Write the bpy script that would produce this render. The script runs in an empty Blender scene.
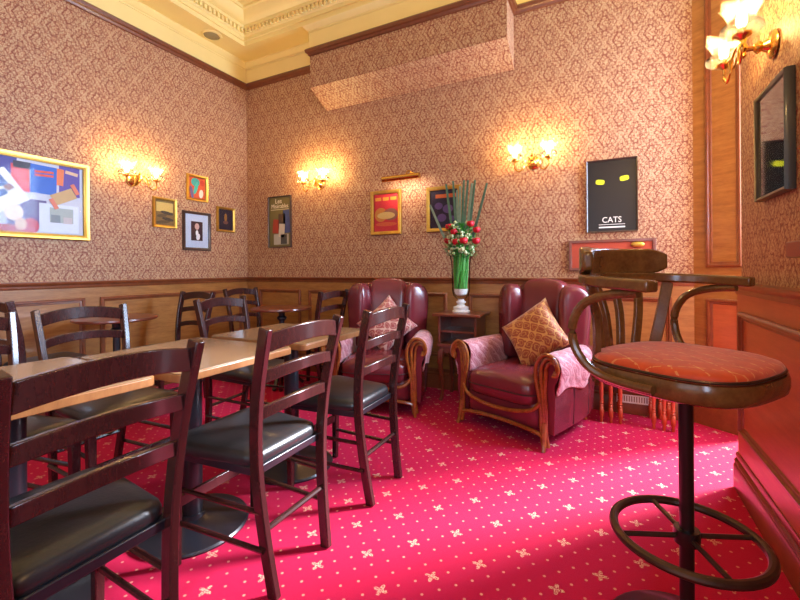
import bpy, math, random
from mathutils import Vector, Matrix
random.seed(7)
PI = math.pi
SC = bpy.context.scene
COL = SC.collection

# ------------------------------------------------------------------ camera
F, CX, CY, ROLL, TH, EYE = 409.0, 400.0, 269.4, 0.0069, math.atan(206 / 409), 1.1
fwd = Vector((-math.sin(TH), math.cos(TH), 0)); rgt = Vector((math.cos(TH), math.sin(TH), 0)); upv = Vector((0, 0, 1))
cx_ = rgt * math.cos(ROLL) - upv * math.sin(ROLL); cy_ = rgt * math.sin(ROLL) + upv * math.cos(ROLL); cz_ = -fwd
cam = bpy.data.cameras.new('camera'); cam.sensor_width = 36; cam.lens = 36 * F / 800
cam.shift_y = -(300 - CY) / 800; cam.clip_start = 0.02
camo = bpy.data.objects.new('camera', cam); COL.objects.link(camo); SC.camera = camo
camo.matrix_world = Matrix(((cx_.x, cy_.x, cz_.x, 0), (cx_.y, cy_.y, cz_.y, 0), (cx_.z, cy_.z, cz_.z, EYE), (0, 0, 0, 1)))

# ------------------------------------------------------------------ world, sun, daylight, exposure
SC.view_settings.view_transform = 'Standard'; SC.view_settings.look = 'None'
SC.view_settings.gamma = 1; SC.view_settings.use_curve_mapping = False
SC.view_settings.exposure = 0.45
SC.cycles.use_denoising = True
SC.cycles.max_bounces = 8; SC.cycles.diffuse_bounces = 5; SC.cycles.transparent_max_bounces = 12
SC.cycles.sample_clamp_indirect = 6; SC.cycles.caustics_reflective = False; SC.cycles.caustics_refractive = False
w = bpy.data.worlds.new('sky'); SC.world = w; w.use_nodes = True
w.node_tree.nodes['Background'].inputs[0].default_value = (0.75, 0.85, 1, 1)
w.node_tree.nodes['Background'].inputs[1].default_value = 1.0

def aim(o, d): o.rotation_euler = Vector(d).to_track_quat('-Z', 'Y').to_euler()
sun = bpy.data.lights.new('sun', 'SUN'); sun.energy = 17.0; sun.angle = math.radians(14); sun.color = (0.90, 0.90, 1.0)
suno = bpy.data.objects.new('sun', sun); COL.objects.link(suno); aim(suno, (-0.725, -0.69, -0.47)); suno.location = (4, 6, 5)
def area(name, loc, d, sx, sy, power, col):
    l = bpy.data.lights.new(name, 'AREA'); l.shape = 'RECTANGLE'; l.size = sx; l.size_y = sy; l.energy = power; l.color = col
    o = bpy.data.objects.new(name, l); COL.objects.link(o); o.location = loc; aim(o, d); return o
area('daylight_doorway', (1.24, 3.10, 2.1), (-0.78, -0.62, 0.06), 0.8, 1.5, 170, (0.55, 0.73, 1))
area('daylight_side_window', (0.66, -1.5, 1.95), (-1, 0.15, 0.05), 2.0, 2.0, 95, (0.55, 0.72, 1))
area('daylight_rear_window', (-1.6, -3.15, 1.95), (0, 1, -0.08), 2.8, 2.0, 6, (0.93, 0.95, 1))

# ------------------------------------------------------------------ pixel helpers (directions only; depth comes from a plane)
def ray(px, py):
    u = px - CX; v = CY - py
    a = u * math.cos(ROLL) + v * math.sin(ROLL); b = -u * math.sin(ROLL) + v * math.cos(ROLL)
    return fwd * F + rgt * a + upv * b
def on_plane(px, py, ax, val):
    d = ray(px, py); o = Vector((0, 0, EYE)); t = (val - o[ax]) / d[ax]; return o + d * t

# ------------------------------------------------------------------ materials
MATS = {}
def principled(name):
    m = bpy.data.materials.new(name); m.use_nodes = True; MATS[name] = m
    return m, m.node_tree, m.node_tree.nodes['Principled BSDF']
def N(t, kind, **kw):
    n = t.nodes.new(kind)
    for k, v in kw.items(): setattr(n, k, v)
    return n
def mth(t, op, a, b=None, c=None):
    n = t.nodes.new('ShaderNodeMath'); n.operation = op
    for i, x in enumerate((a, b, c)):
        if x is None: continue
        if isinstance(x, (int, float)): n.inputs[i].default_value = x
        else: t.links.new(x, n.inputs[i])
    return n.outputs[0]
def mixc(t, fac, a, b):
    n = t.nodes.new('ShaderNodeMix'); n.data_type = 'RGBA'
    for s, x in ((n.inputs[0], fac), (n.inputs[6], a), (n.inputs[7], b)):
        if isinstance(x, (int, float)): s.default_value = x
        elif isinstance(x, tuple): s.default_value = (*x[:3], 1)
        else: t.links.new(x, s)
    return n.outputs[2]
def ramp(t, fac, stops, interp='LINEAR'):
    n = t.nodes.new('ShaderNodeValToRGB'); n.color_ramp.interpolation = interp
    e = n.color_ramp.elements
    while len(e) < len(stops): e.new(0.5)
    for i, (p, c) in enumerate(stops): e[i].position = p; e[i].color = (*c, 1)
    t.links.new(fac, n.inputs[0]); return n.outputs[0]
def coords(t, kind='Object', scale=None):
    tc = t.nodes.new('ShaderNodeTexCoord').outputs[kind]
    if scale:
        mp = t.nodes.new('ShaderNodeMapping'); mp.inputs['Scale'].default_value = scale; t.links.new(tc, mp.inputs[0]); return mp.outputs[0]
    return tc
def noise(t, vec, scale, detail=3, rough=0.55):
    n = t.nodes.new('ShaderNodeTexNoise'); n.inputs['Scale'].default_value = scale; n.inputs['Detail'].default_value = detail
    n.inputs['Roughness'].default_value = rough
    if vec is not None: t.links.new(vec, n.inputs['Vector'])
    return n.outputs['Fac']
def bump(t, bsdf, h, strength=0.2, dist=0.01):
    b = t.nodes.new('ShaderNodeBump'); b.inputs['Strength'].default_value = strength; b.inputs['Distance'].default_value = dist
    t.links.new(h, b.inputs['Height']); t.links.new(b.outputs[0], bsdf.inputs['Normal'])
def plain(name, col, rough=0.5, metal=0.0, var=0.12, scale=25, coat=0, emit=None, spec=None):
    m, t, b = principled(name)
    b.inputs['Roughness'].default_value = rough; b.inputs['Metallic'].default_value = metal
    if coat: b.inputs['Coat Weight'].default_value = coat; b.inputs['Coat Roughness'].default_value = 0.08
    if spec is not None: b.inputs['Specular IOR Level'].default_value = spec
    f = noise(t, coords(t), scale)
    lo = tuple(c * (1 - var) for c in col); hi = tuple(min(1, c * (1 + var)) for c in col)
    t.links.new(mixc(t, f, lo, hi), b.inputs['Base Color'])
    if emit: b.inputs['Emission Color'].default_value = (*emit[0], 1); b.inputs['Emission Strength'].default_value = emit[1]
    return m
def wood(name, c1, c2, rough=0.35, grain=(1, 1, 12), scale=3.0, coat=0.25):
    m, t, b = principled(name)
    v = coords(t, 'Object', grain)
    f = noise(t, v, scale, 5, 0.65); g = noise(t, v, scale * 6, 2)
    f = mth(t, 'ADD', mth(t, 'MULTIPLY', f, 0.75), mth(t, 'MULTIPLY', g, 0.25))
    t.links.new(ramp(t, f, [(0.3, c1), (0.7, c2)]), b.inputs['Base Color'])
    b.inputs['Roughness'].default_value = rough; b.inputs['Coat Weight'].default_value = coat; b.inputs['Coat Roughness'].default_value = 0.12
    return m

def wallpaper(name, axis):
    m, t, b = principled(name)
    sx = t.nodes.new('ShaderNodeSeparateXYZ'); t.links.new(coords(t), sx.inputs[0])
    u0 = sx.outputs['XYZ'.index(axis[0])]; v0 = sx.outputs['XYZ'.index(axis[1])]
    u = mth(t, 'MULTIPLY', u0, 2 * PI / 0.205); v = mth(t, 'MULTIPLY', v0, 2 * PI / 0.30)
    n1 = mth(t, 'SUBTRACT', noise(t, coords(t), 30, 1), 0.5)
    ud = mth(t, 'ADD', u, mth(t, 'MULTIPLY', n1, 0.35))
    uu = mth(t, 'ADD', ud, mth(t, 'MULTIPLY', mth(t, 'SINE', mth(t, 'MULTIPLY', ud, 2)), 0.2))
    g = mth(t, 'MULTIPLY', mth(t, 'ABSOLUTE', mth(t, 'ADD', mth(t, 'COSINE', uu), mth(t, 'COSINE', v))), 0.5)
    # scalloped leaf edges and inner scrolls
    wv = mth(t, 'MULTIPLY', mth(t, 'MULTIPLY', mth(t, 'COSINE', mth(t, 'MULTIPLY', ud, 5)), mth(t, 'COSINE', mth(t, 'MULTIPLY', v, 7))), 0.11)
    g = mth(t, 'ADD', g, wv)
    vo = t.nodes.new('ShaderNodeTexVoronoi'); vo.inputs['Scale'].default_value = 110; t.links.new(coords(t), vo.inputs['Vector'])
    speck = mth(t, 'GREATER_THAN', vo.outputs['Distance'], 0.47)
    vein = mth(t, 'LESS_THAN', mth(t, 'ABSOLUTE', mth(t, 'SINE', mth(t, 'ADD', mth(t, 'MULTIPLY', ud, 3.0), mth(t, 'MULTIPLY', mth(t, 'COSINE', mth(t, 'MULTIPLY', v, 4)), 1.2)))), 0.30)
    L, Mi, D = (0.52, 0.36, 0.205), (0.29, 0.092, 0.048), (0.15, 0.010, 0.009)
    scr = mth(t, 'GREATER_THAN', noise(t, coords(t), 75, 1), 0.5)
    ground = mixc(t, mth(t, 'MULTIPLY', speck, 0.75), L, Mi)
    leaf = mixc(t, mth(t, 'MULTIPLY', vein, 0.55), mixc(t, mth(t, 'MULTIPLY', mth(t, 'ADD', speck, scr), 0.55), Mi, L), D)
    inside = ramp(t, g, [(0.20, (0, 0, 0)), (0.25, (1, 1, 1))])
    c = mixc(t, inside, ground, leaf)
    line = ramp(t, g, [(0.14, (0, 0, 0)), (0.18, (0.8, 0.8, 0.8)), (0.22, (0.8, 0.8, 0.8)), (0.27, (0, 0, 0)), (0.52, (0, 0, 0)), (0.60, (0.7, 0.7, 0.7)), (0.68, (0.7, 0.7, 0.7)), (0.73, (0, 0, 0))])
    c = mixc(t, line, c, D)
    rib = ramp(t, g, [(0.02, (0.3, 0.3, 0.3)), (0.07, (0, 0, 0))])
    c = mixc(t, rib, c, L)
    t.links.new(c, b.inputs['Base Color']); b.inputs['Roughness'].default_value = 0.5
    b.inputs['Specular IOR Level'].default_value = 0.35
    bump(t, b, g, 0.1, 0.003)
    return m

def carpet(name):
    m, t, b = principled(name)
    s = t.nodes.new('ShaderNodeSeparateXYZ'); t.links.new(coords(t), s.inputs[0])
    X, Y = s.outputs[0], s.outputs[1]
    P = 0.2694
    i = mth(t, 'DIVIDE', mth(t, 'ADD', X, Y), P); j = mth(t, 'DIVIDE', mth(t, 'SUBTRACT', X, Y), P)
    i = mth(t, 'ADD', i, 0.06 + 0.5); j = mth(t, 'ADD', j, 0.12 + 0.5)
    def cell(k):
        p = mth(t, 'DIVIDE', mth(t, 'SUBTRACT', mth(t, 'FRACT', mth(t, 'MULTIPLY', i, k)), 0.5), k)
        q = mth(t, 'DIVIDE', mth(t, 'SUBTRACT', mth(t, 'FRACT', mth(t, 'MULTIPLY', j, k)), 0.5), k)
        return mth(t, 'MULTIPLY', mth(t, 'ADD', p, q), P / 2), mth(t, 'MULTIPLY', mth(t, 'SUBTRACT', p, q), P / 2)
    dx, dy = cell(1)
    r = mth(t, 'SQRT', mth(t, 'ADD', mth(t, 'MULTIPLY', dx, dx), mth(t, 'MULTIPLY', dy, dy)))
    th = mth(t, 'ARCTAN2', dy, dx)
    lob = mth(t, 'MULTIPLY', mth(t, 'ADD', mth(t, 'COSINE', mth(t, 'MULTIPLY', th, 4)), 2.1), 0.0086)
    hole = noise(t, coords(t), 210, 1)
    mot = mth(t, 'MULTIPLY', mth(t, 'LESS_THAN', r, lob), mth(t, 'GREATER_THAN', hole, 0.485))
    ex, ey = cell(3)
    rr = mth(t, 'SQRT', mth(t, 'ADD', mth(t, 'MULTIPLY', ex, ex), mth(t, 'MULTIPLY', ey, ey)))
    dot = mth(t, 'MULTIPLY', mth(t, 'LESS_THAN', rr, 0.0052), mth(t, 'GREATER_THAN', r, 0.03))
    pile = noise(t, coords(t), 420, 2); big = noise(t, coords(t), 3, 2)
    base = mixc(t, pile, (0.40, 0.0018, 0.024), (0.68, 0.004, 0.062))
    base = mixc(t, mth(t, 'MULTIPLY', big, 0.3), base, (0.52, 0.005, 0.07))
    c = mixc(t, mth(t, 'MULTIPLY', dot, 0.62), base, (0.85, 0.45, 0.27))
    c = mixc(t, mth(t, 'MULTIPLY', mot, 0.72), c, (0.88, 0.60, 0.36))
    t.links.new(c, b.inputs['Base Color']); b.inputs['Roughness'].default_value = 0.85
    b.inputs['Specular IOR Level'].default_value = 0.2
    b.inputs['Sheen Weight'].default_value = 0.12; b.inputs['Sheen Tint'].default_value = (1, 0.35, 0.75, 1); b.inputs['Sheen Roughness'].default_value = 0.4
    bump(t, b, pile, 0.5, 0.004)
    return m

def brocade(name, ground, fig, scale=26, thr=0.5, rough=0.5):
    m, t, b = principled(name)
    s = t.nodes.new('ShaderNodeSeparateXYZ'); t.links.new(coords(t), s.inputs[0])
    n1 = noise(t, coords(t), scale * 0.5, 2)
    u = mth(t, 'ADD', mth(t, 'MULTIPLY', s.outputs[0], scale * 2), mth(t, 'MULTIPLY', n1, 5))
    v = mth(t, 'ADD', mth(t, 'MULTIPLY', mth(t, 'ADD', s.outputs[1], s.outputs[2]), scale * 2), mth(t, 'MULTIPLY', n1, 5))
    g = mth(t, 'ABSOLUTE', mth(t, 'ADD', mth(t, 'SINE', u), mth(t, 'COSINE', v)))
    c = ramp(t, mth(t, 'MULTIPLY', g, 0.5), [(0.0, fig), (0.16, fig), (0.24, ground), (0.6, ground), (0.7, fig), (0.82, ground)])
    t.links.new(c, b.inputs['Base Color']); b.inputs['Roughness'].default_value = rough
    b.inputs['Sheen Weight'].default_value = 0.3
    bump(t, b, g, 0.25, 0.004)
    return m
def stool_cloth(name):
    m, t, b = principled(name)
    s = t.nodes.new('ShaderNodeSeparateXYZ'); t.links.new(coords(t), s.inputs[0])
    def line(sg, sc):
        a = mth(t, 'MULTIPLY', mth(t, 'ADD', s.outputs[0], mth(t, 'MULTIPLY', s.outputs[1], sg)), sc)
        return mth(t, 'LESS_THAN', mth(t, 'ABSOLUTE', mth(t, 'SUBTRACT', mth(t, 'FRACT', a), 0.5)), 0.04)
    l1 = line(0.6, 16); l2 = line(-0.6, 16)
    nz = noise(t, coords(t), 30, 4)
    base = mixc(t, nz, (0.46, 0.028, 0.004), (0.82, 0.105, 0.012))
    thr = mth(t, 'GREATER_THAN', noise(t, coords(t), 60, 1), 0.47)
    li = mth(t, 'MULTIPLY', mth(t, 'MAXIMUM', l1, l2), mth(t, 'MULTIPLY', thr, 0.75))
    kn = mth(t, 'MULTIPLY', mth(t, 'MULTIPLY', l1, l2), 0.9)
    c = mixc(t, li, base, (0.75, 0.32, 0.10)); c = mixc(t, kn, c, (0.9, 0.6, 0.2))
    t.links.new(c, b.inputs['Base Color']); b.inputs['Roughness'].default_value = 0.6; b.inputs['Sheen Weight'].default_value = 0.3
    bump(t, b, nz, 0.3, 0.004)
    return m
def leather(name, c1, c2, rough=0.32):
    m, t, b = principled(name)
    f = noise(t, coords(t), 5, 4); g = noise(t, coords(t), 120, 2)
    t.links.new(mixc(t, f, c1, c2), b.inputs['Base Color']); b.inputs['Roughness'].default_value = rough
    b.inputs['Coat Weight'].default_value = 0.25; b.inputs['Coat Roughness'].default_value = 0.2
    h = mth(t, 'ADD', mth(t, 'MULTIPLY', g, 0.25), f); bump(t, b, h, 0.25, 0.01)
    return m
def thin_glass(name, tint, gloss=0.12, transl=0.0, ior=1.35):
    m = bpy.data.materials.new(name); m.use_nodes = True; t = m.node_tree; t.nodes.clear(); MATS[name] = m
    out = t.nodes.new('ShaderNodeOutputMaterial')
    tr = t.nodes.new('ShaderNodeBsdfTransparent'); tr.inputs[0].default_value = (*tint, 1)
    tl = t.nodes.new('ShaderNodeBsdfTranslucent'); tl.inputs[0].default_value = (*tint, 1)
    gl = t.nodes.new('ShaderNodeBsdfGlossy'); gl.inputs['Roughness'].default_value = 0.06
    m1 = t.nodes.new('ShaderNodeMixShader'); m1.inputs[0].default_value = transl
    t.links.new(tr.outputs[0], m1.inputs[1]); t.links.new(tl.outputs[0], m1.inputs[2])
    m2 = t.nodes.new('ShaderNodeMixShader'); fr = t.nodes.new('ShaderNodeFresnel'); fr.inputs[0].default_value = ior
    f = mth(t, 'ADD', fr.outputs[0], gloss); t.links.new(f, m2.inputs[0])
    t.links.new(m1.outputs[0], m2.inputs[1]); t.links.new(gl.outputs[0], m2.inputs[2]); t.links.new(m2.outputs[0], out.inputs[0])
    return m

M_paper_x = wallpaper('wallpaper_on_x', 'XZ'); M_paper_y = wallpaper('wallpaper_on_y', 'YZ'); M_paper_flat = wallpaper('wallpaper_on_soffit', 'XY')
M_carpet = carpet('red_carpet')
M_cream = plain('cream_paint', (0.80, 0.65, 0.26), 0.5, var=0.06, scale=4)
M_wain_h = wood('honey_panel_wood', (0.22, 0.078, 0.016), (0.44, 0.20, 0.052), 0.34, (1, 1, 7), 4)
M_wain_r = wood('carpet_lit_panel_wood', (0.36, 0.085, 0.03), (0.50, 0.14, 0.05), 0.34, (1, 1, 7), 4)  # same panel wood with the carpet's red reflection put into its colour
M_mould = wood('dark_moulding_wood', (0.16, 0.042, 0.014), (0.26, 0.075, 0.025), 0.3, (3, 3, 3), 5)
M_rail = wood('picture_rail_wood', (0.11, 0.028, 0.008), (0.17, 0.045, 0.014), 0.35, (3, 3, 3), 5)
M_esp = wood('espresso_chair_wood', (0.028, 0.007, 0.007), (0.055, 0.014, 0.012), 0.27, (8, 8, 2), 8, 0.4)
M_vinyl = leather('black_vinyl', (0.012, 0.012, 0.014), (0.028, 0.027, 0.028), 0.34)
M_top = wood('oak_table_top', (0.17, 0.10, 0.05), (0.31, 0.19, 0.10), 0.24, (9, 1.2, 1), 5, 0.35)
M_edge = wood('table_edge_wood', (0.22, 0.085, 0.025), (0.32, 0.14, 0.045), 0.4, (6, 6, 2), 6)
M_iron = plain('black_iron', (0.012, 0.012, 0.018), 0.38, 0.0, coat=0.3)
M_oxblood = leather('oxblood_leather', (0.10, 0.013, 0.02), (0.21, 0.03, 0.043), 0.22)
M_scroll = wood('golden_carved_wood', (0.17, 0.042, 0.009), (0.40, 0.13, 0.026), 0.2, (3, 3, 3), 6, 0.5)
M_mahog = wood('mahogany', (0.12, 0.025, 0.012), (0.21, 0.05, 0.022), 0.28, (2, 2, 8), 5, 0.4)
M_redwood = wood('red_turned_wood', (0.38, 0.05, 0.02), (0.55, 0.09, 0.035), 0.22, (6, 6, 1), 6, 0.5)
M_bent = wood('bentwood', (0.095, 0.038, 0.010), (0.20, 0.095, 0.026), 0.22, (3, 3, 3), 6, 0.5)
M_stoolmetal = plain('stool_metal', (0.022, 0.013, 0.014), 0.3, 0.4, coat=0.4)
M_ring = plain('worn_bronze_ring', (0.09, 0.055, 0.04), 0.32, 0.7, var=0.3)
M_seat = stool_cloth('orange_red_stool_cloth')
M_cush_gold = brocade('gold_brocade', (0.30, 0.06, 0.02), (0.58, 0.30, 0.09), 36)
M_cush_pink = brocade('pink_brocade', (0.34, 0.05, 0.05), (0.66, 0.42, 0.34), 36)
M_cover = brocade('rose_arm_cloth', (0.44, 0.12, 0.15), (0.66, 0.34, 0.36), 40)
M_brass = plain('polished_brass', (0.83, 0.52, 0.14), 0.22, 1.0, var=0.1)
M_gilt = plain('gilt_frame', (0.60, 0.36, 0.07), 0.34, 0.85, var=0.2, scale=60)
M_dkframe = plain('dark_brown_frame', (0.055, 0.03, 0.022), 0.3, coat=0.3)
M_blackframe = plain('black_frame', (0.014, 0.012, 0.010), 0.35, coat=0.3)
M_shade = thin_glass('etched_shade_glass', (1.0, 0.93, 0.8), 0.10, 0.14)
M_glass = thin_glass('picture_glass', (0.98, 0.98, 0.98), 0.0, 0.0, 1.12)
M_mirrorglass = thin_glass('reflective_picture_glass', (0.75, 0.75, 0.75), 0.22)
M_cutglass = plain('cut_glass', (0.74, 0.82, 0.86), 0.08, var=0.35, scale=60, coat=1.0)  # pale base colour stands in for daylight reflected by the glass
M_vase = thin_glass('vase_glass', (0.98, 1.0, 0.99), 0.025, 0.0, 1.12)
M_bulb = plain('lit_bulb', (1, 0.85, 0.6), 0.5, emit=((1, 0.80, 0.50), 20))
M_leaf = plain('blade_leaf', (0.075, 0.20, 0.145), 0.35, var=0.4, scale=30)
M_leaf2 = plain('pale_blade_leaf', (0.22, 0.36, 0.27), 0.35, var=0.4, scale=30)
M_stem = plain('green_stems', (0.05, 0.34, 0.04), 0.5, var=0.75, scale=70)
M_rose = plain('red_rose', (0.52, 0.004, 0.022), 0.5, var=0.35, scale=80)
M_fill = plain('pale_filler_flowers', (0.46, 0.52, 0.28), 0.6, var=0.6, scale=60)
M_white = plain('white_paint', (0.85, 0.85, 0.83), 0.45, var=0.04)
M_grille = plain('speaker_grille', (0.30, 0.25, 0.13), 0.6, var=0.3, scale=300)
M_seam = plain('dark_seam', (0.04, 0.006, 0.01), 0.6)
_flat = {}
def flat(col, rough=0.45):
    k = tuple(round(c, 3) for c in col)
    if k not in _flat: _flat[k] = plain('print_%d' % len(_flat), col, rough, var=0.08, scale=40)
    return _flat[k]

# ------------------------------------------------------------------ mesh builder
class MB:
    def __init__(s): s.v = []; s.f = []
    def add(s, vs, fs):
        o = len(s.v); s.v += [tuple(x) for x in vs]; s.f += [tuple(i + o for i in f) for f in fs]; return s
    def box(s, lo, hi, rot=None, at=None):
        x0, y0, z0 = lo; x1, y1, z1 = hi
        vs = [Vector(p) for p in ((x0, y0, z0), (x1, y0, z0), (x1, y1, z0), (x0, y1, z0), (x0, y0, z1), (x1, y0, z1), (x1, y1, z1), (x0, y1, z1))]
        if rot is not None: vs = [rot @ p for p in vs]
        if at is not None: vs = [p + Vector(at) for p in vs]
        return s.add(vs, [(0, 3, 2, 1), (4, 5, 6, 7), (0, 1, 5, 4), (1, 2, 6, 5), (2, 3, 7, 6), (3, 0, 4, 7)])
    def sweep(s, path, sec, up=(0, 0, 1), closed=False, scales=None, caps=True):
        P = [Vector(p) for p in path]; n = len(P); k = len(sec); up = Vector(up); vs = []
        for i in range(n):
            a = P[i - 1] if (closed or i) else P[i]; b = P[(i + 1) % n] if (closed or i < n - 1) else P[i]
            T = (b - a).normalized()
            S = T.cross(up)
            if S.length < 1e-4: S = T.cross(Vector((0, 1, 0.01)))
            S.normalize(); U = S.cross(T)
            q = scales[i] if scales else 1
            if not isinstance(q, tuple): q = (q, q)
            for (x, y) in sec: vs.append(P[i] + S * x * q[0] + U * y * q[1])
        fs = []
        for i in range(n if closed else n - 1):
            for j in range(k):
                a = i * k + j; b = i * k + (j + 1) % k; i2 = (i + 1) % n
                fs.append((a, b, i2 * k + (j + 1) % k, i2 * k + j))
        if caps and not closed: fs += [tuple(reversed(range(k))), tuple(range((n - 1) * k, n * k))]
        return s.add(vs, fs)
    def tube(s, path, r, n=10, closed=False, up=(0, 0, 1), scales=None):
        return s.sweep(path, [(r * math.cos(2 * PI * i / n), r * math.sin(2 * PI * i / n)) for i in range(n)], up, closed, scales)
    def bar(s, path, a, b, up=(0, 0, 1), closed=False, scales=None):
        return s.sweep(path, [(-a / 2, -b / 2), (a / 2, -b / 2), (a / 2, b / 2), (-a / 2, b / 2)], up, closed, scales)
    def lathe(s, prof, n=20, at=(0, 0, 0), wob=None):
        vs = []; k = len(prof); ax, ay, az = at
        for (r, z) in prof:
            for i in range(n):
                th = 2 * PI * i / n; q = wob(th, r, z) if wob else (r, z)
                vs.append((ax + q[0] * math.cos(th), ay + q[0] * math.sin(th), az + q[1]))
        fs = [(i * n + j, i * n + (j + 1) % n, (i + 1) * n + (j + 1) % n, (i + 1) * n + j) for i in range(k - 1) for j in range(n)]
        if prof[0][0] > 1e-5: fs.append(tuple(reversed(range(n))))
        if prof[-1][0] > 1e-5: fs.append(tuple(range((k - 1) * n, k * n)))
        return s.add(vs, fs)
    def shell(s, prof, n=24, at=(0, 0, 0), wob=None):
        o = len(s.f); s.lathe(prof, n, at, wob)
        s.f = [f for i, f in enumerate(s.f) if i < o or len(f) <= 4]; return s
    def superq(s, c, a, b, d, e1=0.4, e2=0.4, rot=None, nu=28, nv=16, fn=None):
        pw = lambda x, e: math.copysign(abs(x) ** e, x)
        vs = []; c = Vector(c)
        for i in range(nv + 1):
            ph = -PI / 2 + PI * i / nv
            for j in range(nu):
                th = 2 * PI * j / nu
                p = Vector((a * pw(math.cos(ph), e1) * pw(math.cos(th), e2), b * pw(math.cos(ph), e1) * pw(math.sin(th), e2), d * pw(math.sin(ph), e1)))
                if fn: p = Vector(fn(p))
                if rot is not None: p = rot @ p
                vs.append(p + c)
        fs = [(i * nu + j, i * nu + (j + 1) % nu, (i + 1) * nu + (j + 1) % nu, (i + 1) * nu + j) for i in range(nv) for j in range(nu)]
        return s.add(vs, fs)
    def grid(s, fn, nu, nv):
        vs = [fn(i / nu, j / nv) for j in range(nv + 1) for i in range(nu + 1)]
        fs = [(j * (nu + 1) + i, j * (nu + 1) + i + 1, (j + 1) * (nu + 1) + i + 1, (j + 1) * (nu + 1) + i) for j in range(nv) for i in range(nu)]
        return s.add(vs, fs)
    def prism(s, poly, z0, z1, axes='xyz'):
        n = len(poly); vs = []
        for z in (z0, z1):
            for (x, y) in poly:
                vs.append({'xyz': (x, y, z), 'xzy': (x, z, y), 'yzx': (z, x, y)}[axes])
        fs = [tuple(reversed(range(n))), tuple(range(n, 2 * n))] + [(i, (i + 1) % n, n + (i + 1) % n, n + i) for i in range(n)]
        return s.add(vs, fs)
    def build(s, name, mat, parent=None, bevel=0, ang=35, solid=0):
        me = bpy.data.meshes.new(name); me.from_pydata(s.v, [], s.f)
        for m in (mat if isinstance(mat, (list, tuple)) else [mat]): me.materials.append(m)
        import bmesh
        bm = bmesh.new(); bm.from_mesh(me); bmesh.ops.remove_doubles(bm, verts=bm.verts, dist=1e-6)
        bmesh.ops.recalc_face_normals(bm, faces=bm.faces); bm.to_mesh(me); bm.free()
        me.polygons.foreach_set('use_smooth', [True] * len(me.polygons)); me.set_sharp_from_angle(angle=math.radians(ang))
        o = bpy.data.objects.new(name, me); COL.objects.link(o)
        if parent is not None: o.parent = parent
        if solid:
            md = o.modifiers.new('s', 'SOLIDIFY'); md.thickness = solid
        if bevel:
            md = o.modifiers.new('b', 'BEVEL'); md.width = bevel; md.segments = 2; md.limit_method = 'ANGLE'; md.angle_limit = math.radians(40)
        return o
def tag(o, label=None, cat=None, group=None, kind=None):
    for k, v in (('label', label), ('category', cat), ('group', group), ('kind', kind)):
        if v: o[k] = v
    return o
def thing(name, label, cat, loc=(0, 0, 0), rz=0, group=None):
    o = bpy.data.objects.new(name, None); COL.objects.link(o); o.location = loc; o.rotation_euler = (0, 0, rz); o.empty_display_size = 0.05
    return tag(o, label, cat, group)
def kids(o): return [c for c in bpy.data.objects if c.parent == o]
def copy_tree(o, parent=None):
    c = o.copy(); COL.objects.link(c); c.parent = parent
    for k in kids(o): copy_tree(k, c)
    return c
def struct(name, mb, mat, label=None, bevel=0, parent=None):
    o = mb.build(name, mat, parent, bevel)
    if parent is None: o['kind'] = 'structure'
    if label: o['label'] = label
    return o
def place(mb, name, mat, parent, loc, rz=0, bevel=0):
    o = mb.build(name, mat, parent, bevel); o.location = loc; o.rotation_euler = (0, 0, rz); return o
def circ(n, r=1): return [(r * math.cos(2 * PI * i / n), r * math.sin(2 * PI * i / n)) for i in range(n)]
def smooth_path(pts, n=6):
    P = [Vector(p) for p in pts]; out = []
    for i in range(len(P) - 1):
        a = P[max(i - 1, 0)]; b = P[i]; c = P[i + 1]; d = P[min(i + 2, len(P) - 1)]
        for k in range(n):
            t = k / n
            out.append(0.5 * ((2 * b) + (c - a) * t + (2 * a - 5 * b + 4 * c - d) * t * t + (3 * b - a - 3 * c + d) * t ** 3))
    return out + [P[-1]]

# ------------------------------------------------------------------ the room
XL, YB, XR, YR = -3.84, 3.56, 0.60, -3.2
ZD, ZP, ZS, ZC = 1.02, 3.27, 3.56, 3.86     # dado top, picture rail, soffit, coffered ceiling
YE = 2.57                                    # far end of the right wall
struct('floor', MB().box((XL - 0.2, YR - 0.2, -0.1), (2.6, YB + 0.2, 0)), M_carpet, 'red patterned carpet with cream motifs')
struct('wall_left', MB().box((XL - 0.2, YR - 0.2, 0), (XL, YB + 0.2, ZC + 0.1)), M_paper_y, 'left wall in damask wallpaper')
struct('wall_back', MB().box((XL, YB, 0), (0.56, YB + 0.2, ZC + 0.1)), M_paper_x, 'back wall in damask wallpaper')
# right wall with a window opening behind the camera
wy0, wy1, wz0, wz1 = -2.5, -0.5, 0.95, 2.95
wr = MB()
wr.box((XR, wy1, 0), (XR + 0.16, YE, ZC + 0.1)); wr.box((XR, YR, 0), (XR + 0.16, wy0, ZC + 0.1))
wr.box((XR, wy0, 0), (XR + 0.16, wy1, wz0)); wr.box((XR, wy0, wz1), (XR + 0.16, wy1, ZC + 0.1))
struct('wall_right', wr, M_paper_y, 'right wall in damask wallpaper')
rw = MB(); rx0, rx1 = -3.0, -0.2
rw.box((XL, YR - 0.2, 0), (rx0, YR, ZC + 0.1)); rw.box((rx1, YR - 0.2, 0), (XR, YR, ZC + 0.1))
rw.box((rx0, YR - 0.2, 0), (rx1, YR, wz0)); rw.box((rx0, YR - 0.2, wz1), (rx1, YR, ZC + 0.1))
struct('wall_rear', rw, M_paper_x, 'rear wall in damask wallpaper')
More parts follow.
